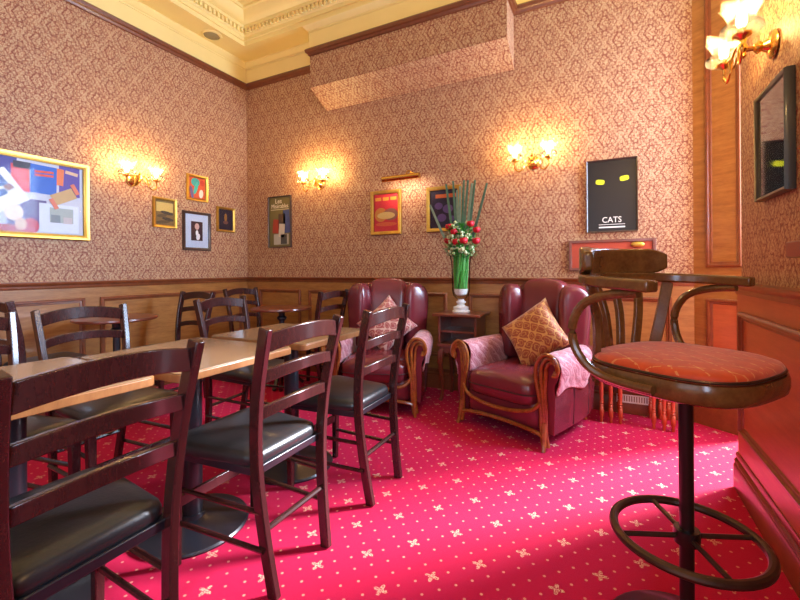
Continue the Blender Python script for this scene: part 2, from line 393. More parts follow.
def window(name, w_, h_, loc, rz):
    o = MB(); e = 0.05
    pts = [(-w_ / 2 + e / 2, 0, e / 2), (w_ / 2 - e / 2, 0, e / 2), (w_ / 2 - e / 2, 0, h_ - e / 2), (-w_ / 2 + e / 2, 0, h_ - e / 2)]
    o.bar(pts, e, e, (0, 1, 0), True)
    r = place(o, name, M_white, None, loc, rz); r['kind'] = 'structure'
    place(MB().box((-w_ / 2 + e, -0.02, h_ / 2 - 0.02), (w_ / 2 - e, 0.02, h_ / 2 + 0.02)), 'glazing_bar', M_white, r, (0, 0, 0))
    for x in (-w_ / 6, w_ / 6): place(MB().box((x - 0.02, -0.019, e), (x + 0.02, 0.019, h_ - e)), 'glazing_bar', M_white, r, (0, 0, 0))
window('window_1', wy1 - wy0, wz1 - wz0, (XR + 0.12, (wy0 + wy1) / 2, wz0), PI / 2)
window('window_2', rx1 - rx0, wz1 - wz0, ((rx0 + rx1) / 2, YR - 0.15, wz0), 0)
# corner entrance beyond the right wall: splayed pilasters and an open doorway
P0 = Vector((0.56, 3.56, 0)); SD = Vector((0.8, -0.6, 0)); SA = math.atan2(-0.6, 0.8)
lob = MB(); lob.box((XR + 0.16, YE - 0.16, 0), (2.2, YE, ZC + 0.1))
struct('wall_lobby', lob, M_paper_x)
def pilaster(name, s0, s1, label=None):
    m = MB().box((s0, 0, 0), (s1, 0.16, ZC)); o = place(m, name, M_wain_h, None, P0, SA); o['kind'] = 'structure'
    if label: o['label'] = label
    return o
pil = pilaster('trim_1', 0, 0.33, 'tall panelled wooden pilaster')
pil2 = pilaster('trim_2', 1.33, 2.0)
head = MB().box((0.33, 0, 2.9), (1.33, 0.16, ZC)); ho = place(head, 'wall_door_head', M_wain_h, None, P0, SA); ho['kind'] = 'structure'
def frame_ring(x0, x1, z0, z1, wd, dp, y0, prof=None):
    """mitred rectangular frame in the xz plane: closed ring, proud of y0 toward -y; prof = (inset, depth) steps"""
    prof = prof or [(0, 0), (0, dp), (wd, dp), (wd, 0)]
    vs = []; k = len(prof)
    for (sx, sz) in ((0, 0), (1, 0), (1, 1), (0, 1)):
        for (i, d) in prof:
            vs.append(((x0 + i) if sx == 0 else (x1 - i), y0 - d, (z0 + i) if sz == 0 else (z1 - i)))
    fs = []
    for c in range(4):
        for j in range(k):
            a = c * k + j; b = c * k + (j + 1) % k; c2 = (c + 1) % 4
            fs.append((a, b, c2 * k + (j + 1) % k, c2 * k + j))
    return MB().add(vs, fs)
MOULD = [(0, 0), (0, 0.014), (0.008, 0.022), (0.018, 0.022), (0.024, 0.012), (0.034, 0.010), (0.040, 0.002), (0.040, 0)]
def wall_panel(parent, x0, x1, z0, z1, y0, field, mould=None):
    place(MB().box((x0 + 0.03, y0 - 0.004, z0 + 0.03), (x1 - 0.03, y0 + 0.004, z1 - 0.03)), 'panel', field, parent, (0, 0, 0))
    p = frame_ring(x0, x1, z0, z1, 0.04, 0.02, y0, MOULD); place(p, 'panel_moulding', mould or M_mould, parent, (0, 0, 0))
wall_panel(pil, 0.085, 0.30, 1.10, 3.2, 0, M_wain_h); wall_panel(pil, 0.085, 0.30, 0.22, 0.885, 0, M_wain_r)
place(MB().prism([(-0.028, 0), (0, 0), (0, 0.20), (-0.006, 0.20), (-0.012, 0.165), (-0.02, 0.16), (-0.028, 0.12)], 0.006, 0.34, 'yzx'), 'baseboard', M_mould, pil, (0, 0, 0))

# wall things share one local frame: x to the right along the wall, y into the wall, z up
WALLS = {'left': (PI / 2, lambda u: (XL, u, 0)), 'back': (0.0, lambda u: (u, YB, 0)), 'right': (-PI / 2, lambda u: (XR, u, 0))}
def wainscot(name, side, u0, u1, panels, field, label, end=False):
    """u along the wall to the right as seen from the room"""
    rz, fn = WALLS[side]
    org = fn(0)
    o = place(MB().box((u0, -0.018, 0.0), (u1, 0.0, ZD - 0.045)), name, field, None, org, rz); tag(o, label, kind='structure')
    for (a, b) in panels: wall_panel(o, a, b, 0.30, 0.885, -0.018, field)
    # dado rail: moulded profile in (y,z), y negative = into the room
    pr = [(0, -0.055), (-0.024, -0.052), (-0.03, -0.04), (-0.03, -0.03), (-0.044, -0.018), (-0.05, -0.008), (-0.05, 0.0), (0, 0.004)]
    place(MB().prism([(y, z + ZD) for y, z in pr], u0, u1, 'yzx'), 'dado_rail', M_mould, o, (0, 0, 0))
    return o
def baseboard(name, side, u0, u1):
    rz, fn = WALLS[side]
    pr = [(0, 0), (-0.036, 0), (-0.036, 0.115), (-0.03, 0.125), (-0.034, 0.135), (-0.03, 0.145), (-0.024, 0.15), (-0.027, 0.165), (-0.022, 0.18), (0, 0.185)]
    o = place(MB().prism([(y, z) for y, z in pr], u0, u1, 'yzx'), name, M_mould, None, fn(0), rz); o['kind'] = 'structure'; return o
wainscot('trim_3', 'left', YR, YB, [(-2.8, -1.4), (-1.29, 0.22), (0.33, 1.83), (1.945, 3.45)], M_wain_h, 'honey wood wainscot along the left wall')
wainscot('trim_4', 'back', XL, 0.56, [(-3.62, -3.01), (-2.90, -2.22), (-2.11, -1.30), (-1.10, -0.40), (-0.29, 0.425)], M_wain_h, 'wood wainscot along the back wall')
wainscot('trim_5', 'right', -YE, -wy1, [(-2.49, -1.60), (-1.48, -0.5), (-0.38, 0.4)], M_wain_r, 'wood wainscot along the right wall, red carpet reflection put into its colour')
# end face of the right wall's panelling
place(MB().box((XR - 0.018, YE, 0), (XR + 0.1, YE + 0.012, ZD - 0.02)), 'panel', M_wain_r, bpy.data.objects['trim_5'], (0, 0, 0))
ep = bpy.data.objects['trim_5'].children[-1]; ep.matrix_parent_inverse = Matrix.Rotation(PI / 2, 4, 'Z') @ Matrix.Translation((-XR, 0, 0))
baseboard('baseboard_left', 'left', YR, YB); baseboard('baseboard_back', 'back', XL, 0.545); baseboard('baseboard_right', 'right', -YE - 0.01, -YR)

# picture rails (left, back, right), bulkhead with its own rail and frieze
pr = [(0, -0.035), (-0.012, -0.03), (-0.02, -0.012), (-0.034, -0.004), (-0.04, 0.02), (-0.03, 0.035), (0, 0.04)]
def run(name, prof, side, u0, u1, z, mat, parent=None):
    rz, fn = WALLS[side]
    o = place(MB().prism([(y, zz + z) for y, zz in prof], u0, u1, 'yzx'), name, mat, parent, fn(0), rz)
    if parent is None: o['kind'] = 'structure'
    return o
run('trim_6', pr, 'left', YR, YB, ZP + 0.02, M_rail); run('trim_7', pr, 'back', XL, 0.56, ZP + 0.02, M_rail); run('trim_8', pr, 'right', -YE, -YR, ZP + 0.02, M_rail)
fr = [(0, 0), (-0.008, 0.0), (-0.008, ZS - ZP - 0.06), (0, ZS - ZP - 0.06)]
run('trim_9', fr, 'left', YR, YB, ZP + 0.06, M_cream); run('trim_10', fr, 'back', XL, 0.56, ZP + 0.06, M_cream); run('trim_11', fr, 'right', -YE, -YR, ZP + 0.06, M_cream)
cv = [(0, -0.075), (-0.014, -0.07), (-0.014, -0.055), (-0.024, -0.05), (-0.05, -0.02), (-0.055, -0.015), (-0.055, 0), (0, 0)]
run('trim_12', cv, 'left', YR, YB, ZS, M_cream); run('trim_13', cv, 'back', XL, 0.56, ZS, M_cream)
BX0, BX1, BY = -2.656, -0.690, 3.287
bh = MB()
bh.add([(BX0, BY, 2.94), (BX1, BY, 2.94), (BX1, BY, ZS), (BX0, BY, ZS), (BX0, YB, 2.80), (BX1, YB, 2.80), (BX1, YB, ZS), (BX0, YB, ZS)],
       [(0, 1, 2, 3), (0, 4, 5, 1), (1, 5, 6, 2), (0, 3, 7, 4)])
bo = struct('trim_14', bh, [M_paper_x, M_paper_flat, M_paper_y], 'wallpapered bulkhead boxing under the ceiling')
for p in bo.data.polygons:
    n = p.normal; p.material_index = 2 if abs(n.x) > 0.9 else (1 if abs(n.z) > 0.5 else 0)
    p.use_smooth = False
def bulk(prof, z, name, mat):
    path = [(BX0, YB - 0.001), (BX0, BY), (BX1, BY), (BX1, YB - 0.001)]; nrm = [(-1, 0), (-1, -1), (1, -1), (1, 0)]
    vs = []; k = len(prof)
    for (x, y), (nx, ny) in zip(path, nrm):
        for d, zz in prof: vs.append((x + nx * -d, y + ny * -d, zz + z))
    fs = [(i * k + j, i * k + (j + 1) % k, (i + 1) * k + (j + 1) % k, (i + 1) * k + j) for i in range(3) for j in range(k)] + [tuple(range(k)), tuple(range(3 * k, 4 * k))]
    MB().add(vs, fs).build(name, mat, bo)
bulk([(d, z) for d, z in pr], ZP + 0.02, 'picture_rail', M_rail); bulk([(d, z) for d, z in fr], ZP + 0.06, 'frieze', M_cream); bulk([(d, z) for d, z in cv], ZS, 'cove', M_cream)
# soffit and coffered ceiling with stepped dentil cornice
CO = 0.31
x0, x1, y0, y1 = XL + CO, XR - CO, YR + CO, YB - CO
sf = MB().add([(XL, YR, ZS), (2.4, YR, ZS), (2.4, YB + 0.2, ZS), (XL, YB + 0.2, ZS), (x0, y0, ZS), (x1, y0, ZS), (x1, y1, ZS), (x0, y1, ZS)],
              [(0, 1, 5, 4), (1, 2, 6, 5), (2, 3, 7, 6), (3, 0, 4, 7)])
struct('ceiling', sf, M_cream, 'cream ceiling border')
struct('ceiling_coffer', MB().box((x0 - 0.02, y0 - 0.02, ZC), (x1 + 0.02, y1 + 0.02, ZC + 0.08)), M_cream, 'cream coffered ceiling')
prof = [(0, 0), (0, 0.045), (0.014, 0.05), (0.014, 0.085), (0.024, 0.09), (0.03, 0.10), (0.03, 0.145), (0.062, 0.15), (0.062, 0.18), (0.085, 0.19), (0.12, 0.215), (0.15, 0.255), (0.155, 0.27), (0.175, 0.275), (0.175, 0.30)]
vs = []
for (cx, cy, sx, sy) in ((x0, y0, 1, 1), (x1, y0, -1, 1), (x1, y1, -1, -1), (x0, y1, 1, -1)):
    for d, z in prof: vs.append((cx + sx * d, cy + sy * d, ZS + z))
k = len(prof)
fs = [(c * k + j, c * k + j + 1, ((c + 1) % 4) * k + j + 1, ((c + 1) % 4) * k + j) for c in range(4) for j in range(k - 1)]
corn = struct('trim_15', MB().add(vs, fs), M_cream, 'cream dentil cornice round the ceiling coffer')
dn = MB(); st = 0.05
yy = y0 + 0.1
while yy < y1 - 0.06:
    dn.box((x0 + 0.028, yy, ZS + 0.104), (x0 + 0.055, yy + 0.026, ZS + 0.146)); yy += st
xx = x0 + 0.07
while xx < x1 - 0.06:
    dn.box((xx, y1 - 0.055, ZS + 0.104), (xx + 0.026, y1 - 0.028, ZS + 0.146)); xx += st
d_ = dn.build('dentils', M_cream, corn); d_['kind'] = 'stuff'
# round ceiling speaker in the soffit
sp = thing('ceiling_speaker', 'round grey-gold loudspeaker grille set in the cream ceiling border', 'speaker', (-3.665, 2.94, ZS))
place(MB().lathe([(0.001, -0.012), (0.06, -0.012), (0.075, -0.008), (0.078, 0.0)], 28), 'grille', M_grille, sp, (0, 0, 0))
place(MB().shell([(0.078, 0), (0.08, -0.010), (0.098, -0.006), (0.10, 0)], 28), 'rim', M_cream, sp, (0, 0, 0))
# vent grille low on the back wall
vg = thing('wall_vent', 'white slotted vent grille low on the back wall behind the nest of tables', 'vent', (0.175, YB - 0.0375, 0.0))
place(frame_ring(-0.11, 0.11, 0.085, 0.145, 0.008, 0.012, 0), 'frame', M_white, vg, (0, 0, 0))
for i in range(13):
    xx = -0.098 + i * 0.0163; place(MB().box((xx - 0.005, -0.01, 0.09), (xx + 0.005, -0.001, 0.14)), 'slat', M_white, vg, (0, 0, 0))

# ------------------------------------------------------------------ dining chairs
def make_chair():
    t = thing('dining_chair', 'x', 'chair')
    def post(sx):
        P = smooth_path([(sx * 0.142, 0.235, 0), (sx * 0.158, 0.205, 0.22), (sx * 0.174, 0.19, 0.45), (sx * 0.188, 0.21, 0.68), (sx * 0.2, 0.262, 0.915)], 4)
        return MB().bar(P, 0.026, 0.040, (0, 1, 0.05))
    for sx in (-1, 1): post(sx).build('rear_post', M_esp, t, 0.004)
    for sx in (-1, 1): MB().bar([(sx * 0.19, -0.205, 0), (sx * 0.193, -0.2, 0.425)], 0.034, 0.034, (0, 1, 0), scales=[0.8, 1.05]).build('front_leg', M_esp, t, 0.004)
    def slat(zc, h, yy, half, arch):
        P = []
        for i in range(13):
            q = i / 12 * 2 - 1; P.append((q * half, yy + 0.034 * (1 - q * q), zc + arch * (1 - q * q)))
        return MB().bar(P, 0.017, h, (0, 0, 1))
    slat(0.862, 0.060, 0.25, 0.19, 0.024).build('back_slat', M_esp, t, 0.003)
    slat(0.748, 0.042, 0.226, 0.183, 0.020).build('back_slat', M_esp, t, 0.003)
    slat(0.622, 0.040, 0.203, 0.176, 0.020).build('back_slat', M_esp, t, 0.003)
    # seat frame and pad: trapezoid with rounded corners
    def outline(hw_f, hw_r, y0_, y1_, r, n=6):
        pts = []
        for (cx, cy, a0) in ((hw_f - r, y0_ + r, -PI / 2), (hw_r - r, y1_ - r, 0), (-hw_r + r, y1_ - r, PI / 2), (-hw_f + r, y0_ + r, PI)):
            for i in range(n + 1):
                a = a0 + PI / 2 * i / n; pts.append((cx + r * math.cos(a), cy + r * math.sin(a)))
        return pts
    MB().prism(outline(0.205, 0.175, -0.215, 0.185, 0.02), 0.408, 0.436).build('seat_frame', M_iron, t, 0.003)
    ol = outline(0.218, 0.178, -0.235, 0.178, 0.05); pad = MB(); n = len(ol); vs = []
    for s_, z in ((0.965, 0.430), (1.0, 0.442), (1.0, 0.458), (0.975, 0.472), (0.9, 0.482), (0.72, 0.488), (0.4, 0.491), (0.0, 0.492)):
        for x, y in ol: vs.append((x * s_, -0.02 + (y + 0.02) * s_, z))
    fs = [(i * n + j, i * n + (j + 1) % n, (i + 1) * n + (j + 1) % n, (i + 1) * n + j) for i in range(7) for j in range(n)] + [tuple(range(n))]
    pad.add(vs, fs).build('seat_pad', M_vinyl, t, 0, 60)
    for sx in (-1, 1):
        for z, yr in ((0.29, 0.2), (0.165, 0.212)):
            MB().tube([(sx * 0.19, -0.195, z), (sx * 0.168, yr, z)], 0.0095, 8).build('side_stretcher', M_esp, t)
    MB().tube([(-0.158, 0.205, 0.225), (0.158, 0.205, 0.225)], 0.0105, 8).build('rear_stretcher', M_esp, t)
    MB().box((-0.185, -0.207, 0.215), (0.185, -0.193, 0.255)).build('front_stretcher', M_esp, t, 0.002)
    return t
chair0 = make_chair(); _used = [False]
def chair(x, y, rz, label, group):
    o = copy_tree(chair0) if _used[0] else chair0
    _used[0] = True
    o.location = (x, y, 0); o.rotation_euler = (0, 0, rz); tag(o, label, 'chair', group); return o
G1, G2, G3, G4 = 'dark chairs along the aisle side of the oak tables', 'dark chairs on the wall side of the oak tables', 'dark chairs at the round table by the left wall', 'dark chairs at the corner round table'
# local front is -y; a chair facing -X has rz = -pi/2 (its back to +X)
chair(-1.245, 0.535, -PI / 2, 'dark ladder-back dining chair, aisle side, at the row end furthest from the armchairs', G1)
chair(-1.235, 1.175, -PI / 2, 'dark ladder-back dining chair, middle of three on the carpeted aisle side', G1)
chair(-1.222, 1.782, -PI / 2, 'dark ladder-back dining chair on the aisle side in front of the left armchair', G1)
chair(-2.17, 0.70, PI / 2 + 0.10, 'dark ladder-back dining chair, wall side, at the row end furthest from the armchairs', G2)
chair(-2.19, 1.165, PI / 2, 'dark ladder-back dining chair, middle of three on the wall side of the oak tables', G2)
chair(-2.10, 1.97, PI / 2 + 0.06, 'dark ladder-back dining chair on the wall side of the end oak table', G2)
chair(-3.56, 1.455, PI, 'dark ladder-back dining chair at the left wall facing the round table', G3)
chair(-3.24, 2.175, 0.0, 'dark ladder-back dining chair beyond the left round table, facing away from corner', G3)
chair(-3.14, 3.06, PI / 2, 'dark ladder-back dining chair in the room corner by the round table', G4)
chair(-2.44, 3.02, -PI / 2, 'dark ladder-back dining chair between the corner round table and the left armchair', G4)

# ------------------------------------------------------------------ oak tables
def make_table():
    t = thing('dining_table', 'x', 'table')
    def rr(hx, hy, r, n=5):
        pts = []
        for (cx, cy, a0) in ((hx - r, -hy + r, -PI / 2), (hx - r, hy - r, 0), (-hx + r, hy - r, PI / 2), (-hx + r, -hy + r, PI)):
            for i in range(n + 1):
                a = a0 + PI / 2 * i / n; pts.append((cx + r * math.cos(a), cy + r * math.sin(a)))
        return pts
    MB().prism(rr(0.325, 0.279, 0.03), 0.718, 0.7465).build('edge_band', M_edge, t, 0.003)
    MB().prism(rr(0.322, 0.276, 0.03), 0.7465, 0.75).build('table_top', M_top, t, 0.001)
    MB().box((-0.16, -0.16, 0.70), (0.16, 0.16, 0.718)).build('mounting_plate', M_iron, t, 0.003)
    MB().lathe([(0.040, 0.03), (0.040, 0.70)], 24).build('column', M_iron, t)
    MB().lathe([(0.225, 0.0), (0.228, 0.008), (0.222, 0.016), (0.15, 0.024), (0.07, 0.034), (0.048, 0.042), (0.046, 0.06)], 40).build('base_plate', M_iron, t)
    return t
tab0 = make_table()
TX = -1.605
for i, (x, y, l) in enumerate(((TX - 0.08, 0.598, 'square oak-topped pedestal table at the row end furthest from the armchairs'),
                            (TX, 1.175, 'square oak-topped pedestal table in the middle of the row of three'),
                            (TX + 0.01, 1.79, 'square oak-topped pedestal table at the armchair end of the row'))):
    o = tab0 if i == 0 else copy_tree(tab0)
    o.location = (x, y, 0); o.rotation_euler = (0, 0, -0.05 if i == 0 else 0); tag(o, l, 'table', 'square oak-topped tables in a row')
def make_round():
    t = thing('round_table', 'x', 'table')
    MB().lathe([(0.001, 0.722), (0.25, 0.722), (0.275, 0.727), (0.28, 0.735), (0.278, 0.746), (0.26, 0.75), (0.001, 0.75)], 40).build('table_top', M_mahog, t)
    MB().lathe([(0.10, 0.722), (0.10, 0.712), (0.03, 0.70), (0.028, 0.67), (0.045, 0.655), (0.045, 0.64), (0.026, 0.62), (0.022, 0.35), (0.035, 0.3), (0.05, 0.22), (0.04, 0.14), (0.04, 0.09)], 20).build('column', M_iron, t)
    for i in range(3):
        a = 2 * PI * i / 3 + 0.4; c, s_ = math.cos(a), math.sin(a)
        P = smooth_path([(0.03 * c, 0.03 * s_, 0.14), (0.10 * c, 0.10 * s_, 0.12), (0.16 * c, 0.16 * s_, 0.05), (0.20 * c, 0.20 * s_, 0.014)], 4)
        MB().bar(P, 0.03, 0.028, (0, 0, 1)).build('foot', M_iron, t, 0.003)
    return t
rt0 = make_round(); rt0.location = (-3.37, 1.83, 0); rt0.rotation_euler = (0, 0, 0.5)
tag(rt0, 'small round mahogany pedestal table against the left wall', 'table', 'small round tables')
rt1 = copy_tree(rt0); rt1.location = (-2.76, 2.97, 0); rt1.rotation_euler = (0, 0, 0.5)
tag(rt1, 'small round mahogany pedestal table near the room corner', 'table', 'small round tables')

# ------------------------------------------------------------------ wing armchairs
def make_armchair(name, loc, rz, label, cover_sides):
    t = thing(name, label, 'armchair', loc, rz, 'oxblood leather armchairs')
    # seat base between the arms
    MB().superq((0, -0.015, 0.185), 0.315, 0.345, 0.095, 0.25, 0.22).build('seat_base', M_oxblood, t, 0, 60)
    def dome(p): return (p.x, p.y, p.z + (0.03 * (1 - (p.x / 0.29) ** 2) if p.z > 0 else 0))
    sc_ = MB().superq((0, -0.06, 0.31), 0.288, 0.335, 0.098, 0.5, 0.3, fn=dome).build('seat_cushion', M_oxblood, t, 0, 60)
    MB().tube([(0.287 * math.copysign(abs(math.cos(a)) ** 0.28, math.cos(a)), -0.06 + 0.337 * math.copysign(abs(math.sin(a)) ** 0.28, math.sin(a)), 0.312) for a in [2 * PI * i / 48 for i in range(48)]], 0.004, 6, True).build('piping', M_seam, sc_)
    ROT = Matrix.Rotation
    for sx in (-1, 1):
        # arm: outer side panel with a rolled top, one swept profile along y
        sec = []
        prof_ = [(a_, b_ if b_ < 0.2 else b_ - 0.05 * min(1, b_ / 0.44)) for a_, b_ in ((0.045, 0.09), (0.055, 0.30), (0.05, 0.44), (0.075, 0.49), (0.085, 0.54), (0.065, 0.595), (0.02, 0.615), (-0.03, 0.60), (-0.055, 0.55), (-0.05, 0.49), (-0.045, 0.44), (-0.045, 0.09))]
        path = [(-0.335, 1.0), (-0.33, 1.0), (-0.1, 1.0), (0.12, 1.0), (0.30, 0.98), (0.345, 0.96)]
        vs = []; k = len(prof_)
        for (y, q) in path:
            ins = 0.0 if y < 0.1 else (y - 0.1) * 0.22
            for (px_, pz) in prof_: vs.append((sx * (0.345 + px_ - ins), y, 0.09 + (pz - 0.09) * q))
        fs = [(i * k + j, i * k + (j + 1) % k, (i + 1) * k + (j + 1) % k, (i + 1) * k + j) for i in range(len(path) - 1) for j in range(k)] + [tuple(range(k)), tuple(range((len(path) - 1) * k, len(path) * k))]
        arm = MB().add(vs, fs).build('arm', M_oxblood, t, 0, 50)
        arm.modifiers.new('b', 'BEVEL').width = 0.012
        for yy in (-0.08, 0.17):
            ins = 0 if yy < 0.1 else (yy - 0.1) * 0.22
            MB().tube([(sx * (0.345 + a - ins + 0.001), yy, z) for a, z in ((0.045, 0.10), (0.055, 0.30), (0.05, 0.44))], 0.0035, 6, up=(0, 1, 0)).build('seam', M_seam, arm)
        # carved scroll front: ridged bands rising from the foot and curling over the arm roll
        sf_ = MB()
        base = [(0.335, 0.02), (0.322, 0.12), (0.318, 0.24), (0.305, 0.36), (0.283, 0.47), (0.282, 0.545), (0.31, 0.605), (0.36, 0.63), (0.41, 0.61), (0.434, 0.56), (0.425, 0.515), (0.395, 0.505)]
        base = [(x, z - 0.05 * min(1, z / 0.44)) for x, z in base]; ctr = Vector((0.365, 0.495))
        for bi, kf in enumerate((1.0, 0.72, 0.46)):
            pts = []
            for i, (x, z) in enumerate(base):
                p = Vector((x, z)); f = min(1, max(0, (z - 0.1) / 0.35)); f = f if i < 6 else 1
                q = p.lerp(ctr + (p - ctr) * kf, f if i >= 4 else f * 0.55)
                q.x += (0, 0.012, 0.022)[bi]
                pts.append((sx * q.x, -0.352 - (0.006, 0.0, -0.006)[bi], q.y))
            P = smooth_path(pts, 4); n = len(P)
            o_ = MB().tube(P, 0.0125, 8, up=(0, 1, 0), scales=[1.15 - 0.35 * i / n for i in range(n)]).build('carved_scroll', M_scroll, arm)
        pf = smooth_path([(sx * 0.335, -0.35, 0.16), (sx * 0.34, -0.365, 0.09), (sx * 0.345, -0.375, 0.04), (sx * 0.35, -0.392, 0.0)], 4)
        MB().tube(pf, 0.019, 8, up=(0, 1, 0), scales=[1.2 - 0.6 * i / 12 for i in range(13)]).build('front_foot', M_scroll, t)
        MB().tube([(sx * 0.27, 0.31, 0.10), (sx * 0.275, 0.335, 0.0)], 0.024, 8, up=(0, 1, 0), scales=[1, 0.8]).build('rear_foot', M_scroll, t)
        if sx in cover_sides:
            pts2 = [(-0.060, 0.42), (-0.064, 0.50), (-0.068, 0.555), (-0.04, 0.612), (0.02, 0.628), (0.072, 0.605), (0.097, 0.545), (0.088, 0.485), (0.068, 0.44), (0.062, 0.40)]
            P2 = smooth_path([(a, 0, b - 0.05) for a, b in pts2], 3); n2 = len(P2)
            def fcl(u, v, sx=sx):
                y = -0.325 + 0.46 * v; p = P2[int(round(u * (n2 - 1)))]
                wv = 0.004 * math.sin(y * 40 + u * 7) + 0.006 * abs(u - 0.5) * math.sin(y * 26 + sx)
                drop = (0.02 * math.sin(y * 14 + 1) + 0.015) * (1 if u > 0.8 else 0)
                return (sx * (0.345 + p.x + (wv if p.x > 0 else -wv) - max(0, y - 0.1) * 0.22), y, p.z - drop)
            cl = MB().grid(fcl, n2 - 1, 20).build('arm_cloth', M_cover, t, 0, 70, solid=0.004)
    # wooden front rails
    MB().tube(smooth_path([(-0.335, -0.365, 0.085), (-0.27, -0.368, 0.10), (-0.14, -0.37, 0.112), (0, -0.372, 0.116), (0.14, -0.37, 0.112), (0.27, -0.368, 0.10), (0.335, -0.365, 0.085)], 4), 0.013, 8).build('front_rail', M_scroll, t)
    MB().tube(smooth_path([(-0.315, -0.362, 0.285), (-0.26, -0.378, 0.228), (-0.13, -0.39, 0.20), (0, -0.394, 0.194), (0.13, -0.39, 0.20), (0.26, -0.378, 0.228), (0.315, -0.362, 0.285)], 4), 0.013, 8).build('seat_rail', M_scroll, t)
    # back: shell, padded centre and two ears
    lean = ROT(math.radians(-9), 3, 'X')
    MB().superq((0, 0.315, 0.565), 0.315, 0.055, 0.42, 0.3, 0.3, ROT(math.radians(-5), 3, 'X')).build('back_shell', M_oxblood, t, 0, 60)
    def pleat(p):
        h = p.z / 0.36; bul = 0.018 * math.cos(3 * PI * p.x / 0.2) * (0.5 + 0.5 * h) if p.y < 0 else 0
        return (p.x * (1 + 0.12 * h), p.y - bul * 0.35, p.z + 0.02 * math.cos(PI * p.x / 0.4))
    MB().superq((0, 0.225, 0.66), 0.19, 0.085, 0.345, 0.42, 0.45, lean, fn=pleat).build('back_cushion', M_oxblood, t, 0, 60)
    for sx in (-1, 1):
        def ear(p, sx=sx):
            h = p.z / 0.31; o_ = p.x * sx / 0.11
            return (p.x * (1 + 0.15 * h), p.y - 0.02 * h, p.z - 0.05 * max(0, o_) * max(0, h))
        r_ = ROT(math.radians(-6), 3, 'X') @ ROT(math.radians(sx * 34), 3, 'Z')
        MB().superq((sx * 0.268, 0.18, 0.69), 0.11, 0.085, 0.29, 0.5, 0.55, r_, fn=ear).build('wing', M_oxblood, t, 0, 60)
    t.scale = (0.94, 1, 1)
    return t
ac_l = make_armchair('wing_armchair', (-1.697, 3.036, 0), math.radians(16.6), 'oxblood leather armchair with rose cushion, between round table and vase stand', (1, -1))
ac_r = make_armchair('wing_armchair', (-0.507, 3.045, 0), math.radians(-21.1), 'oxblood leather armchair with gold cushion, between vase stand and nest of tables', (1, -1))
def make_cushion(host, local, size, mat, label, tilt, spin, turn=0):
    def pil_(sgn):
        def f(u, v):
            x, y = u * 2 - 1, v * 2 - 1
            k_ = (1 - x ** 4) * (1 - y ** 4); pin = 1 - 0.10 * (1 - x * x) * (y * y) ; piy = 1 - 0.10 * (1 - y * y) * (x * x)
            return (x * size * piy, sgn * 0.075 * max(0, k_) ** 0.55, y * size * pin)
        return f
    m = MB().grid(pil_(1), 18, 18).grid(pil_(-1), 18, 18)
    o = m.build('throw_cushion', mat, None, 0, 75)
    Rm = Matrix.Rotation(turn, 4, 'Z') @ Matrix.Rotation(tilt, 4, 'X') @ Matrix.Rotation(spin, 4, 'Y')
    H_ = Matrix.Translation(host.location) @ Matrix.Rotation(host.rotation_euler.z, 4, 'Z')
    o.matrix_world = H_ @ Matrix.Translation(local) @ Rm
    tag(o, label, 'cushion'); return o
make_cushion(ac_r, (0.06, -0.005, 0.63), 0.20, M_cush_gold, 'gold and rust brocade cushion standing on its corner in the armchair', math.radians(-22), math.radians(50))
make_cushion(ac_l, (0.03, 0.015, 0.63), 0.19, M_cush_pink, 'rose and cream brocade cushion standing on its corner in the armchair', math.radians(-22), math.radians(46))

# ------------------------------------------------------------------ side table with vase of flowers
st_ = thing('side_table', 'mahogany side table with open shelf and cabriole legs, under the glass vase', 'table', (-1.10, 3.345, 0)); st_.scale = (1, 1, 0.975)
MB().box((-0.205, -0.17, 0.726), (0.205, 0.17, 0.75)).build('table_top', M_mahog, st_, 0.006)
MB().box((-0.165, -0.13, 0.492), (-0.145, 0.15, 0.726)).build('side_panel', M_mahog, st_, 0.002)
MB().box((0.145, -0.13, 0.492), (0.165, 0.15, 0.726)).build('side_panel', M_mahog, st_, 0.002)
MB().box((-0.145, 0.135, 0.492), (0.145, 0.15, 0.726)).build('back_panel', M_mahog, st_)
MB().box((-0.145, -0.12, 0.585), (0.145, 0.135, 0.602)).build('shelf', M_mahog, st_, 0.002)
MB().box((-0.168, -0.15, 0.466), (0.168, 0.16, 0.492)).build('lower_board', M_mahog, st_, 0.005)
MB().box((-0.15, -0.13, 0.41), (0.15, 0.14, 0.466)).build('apron', M_mahog, st_, 0.002)
for sx in (-1, 1):
    for y, sy in ((-0.12, -1), (0.13, 1)):
        P = smooth_path([(sx * 0.135, y, 0.44), (sx * 0.147, y + sy * 0.012, 0.35), (sx * 0.138, y, 0.2), (sx * 0.132, y - sy * 0.004, 0.08), (sx * 0.146, y + sy * 0.01, 0.0)], 4)
        MB().bar(P, 0.034, 0.034, (0, 1, 0), scales=[1.2, 1.25, 1.25, 1.2, 1.1, 1.0, 0.95, 0.9, 0.85, 0.8, 0.75, 0.7, 0.68, 0.7, 0.75, 0.8, 0.9]).build('cabriole_leg', M_mahog, st_, 0.005)
VX, VY, VZ = -1.10, 3.33, 0.7315
vase = thing('glass_vase', 'tall clear glass vase on a thick stepped foot, full of green stems', 'vase', (VX, VY, VZ))
MB().lathe([(0.074, 0), (0.078, 0.01), (0.074, 0.022), (0.064, 0.026), (0.068, 0.034), (0.066, 0.05), (0.04, 0.058), (0.03, 0.068)], 24).build('foot', M_cutglass, vase)
MB().lathe([(0.024, 0.068), (0.042, 0.082), (0.042, 0.094), (0.026, 0.106), (0.03, 0.116)], 24).build('stem_knop', M_cutglass, vase)
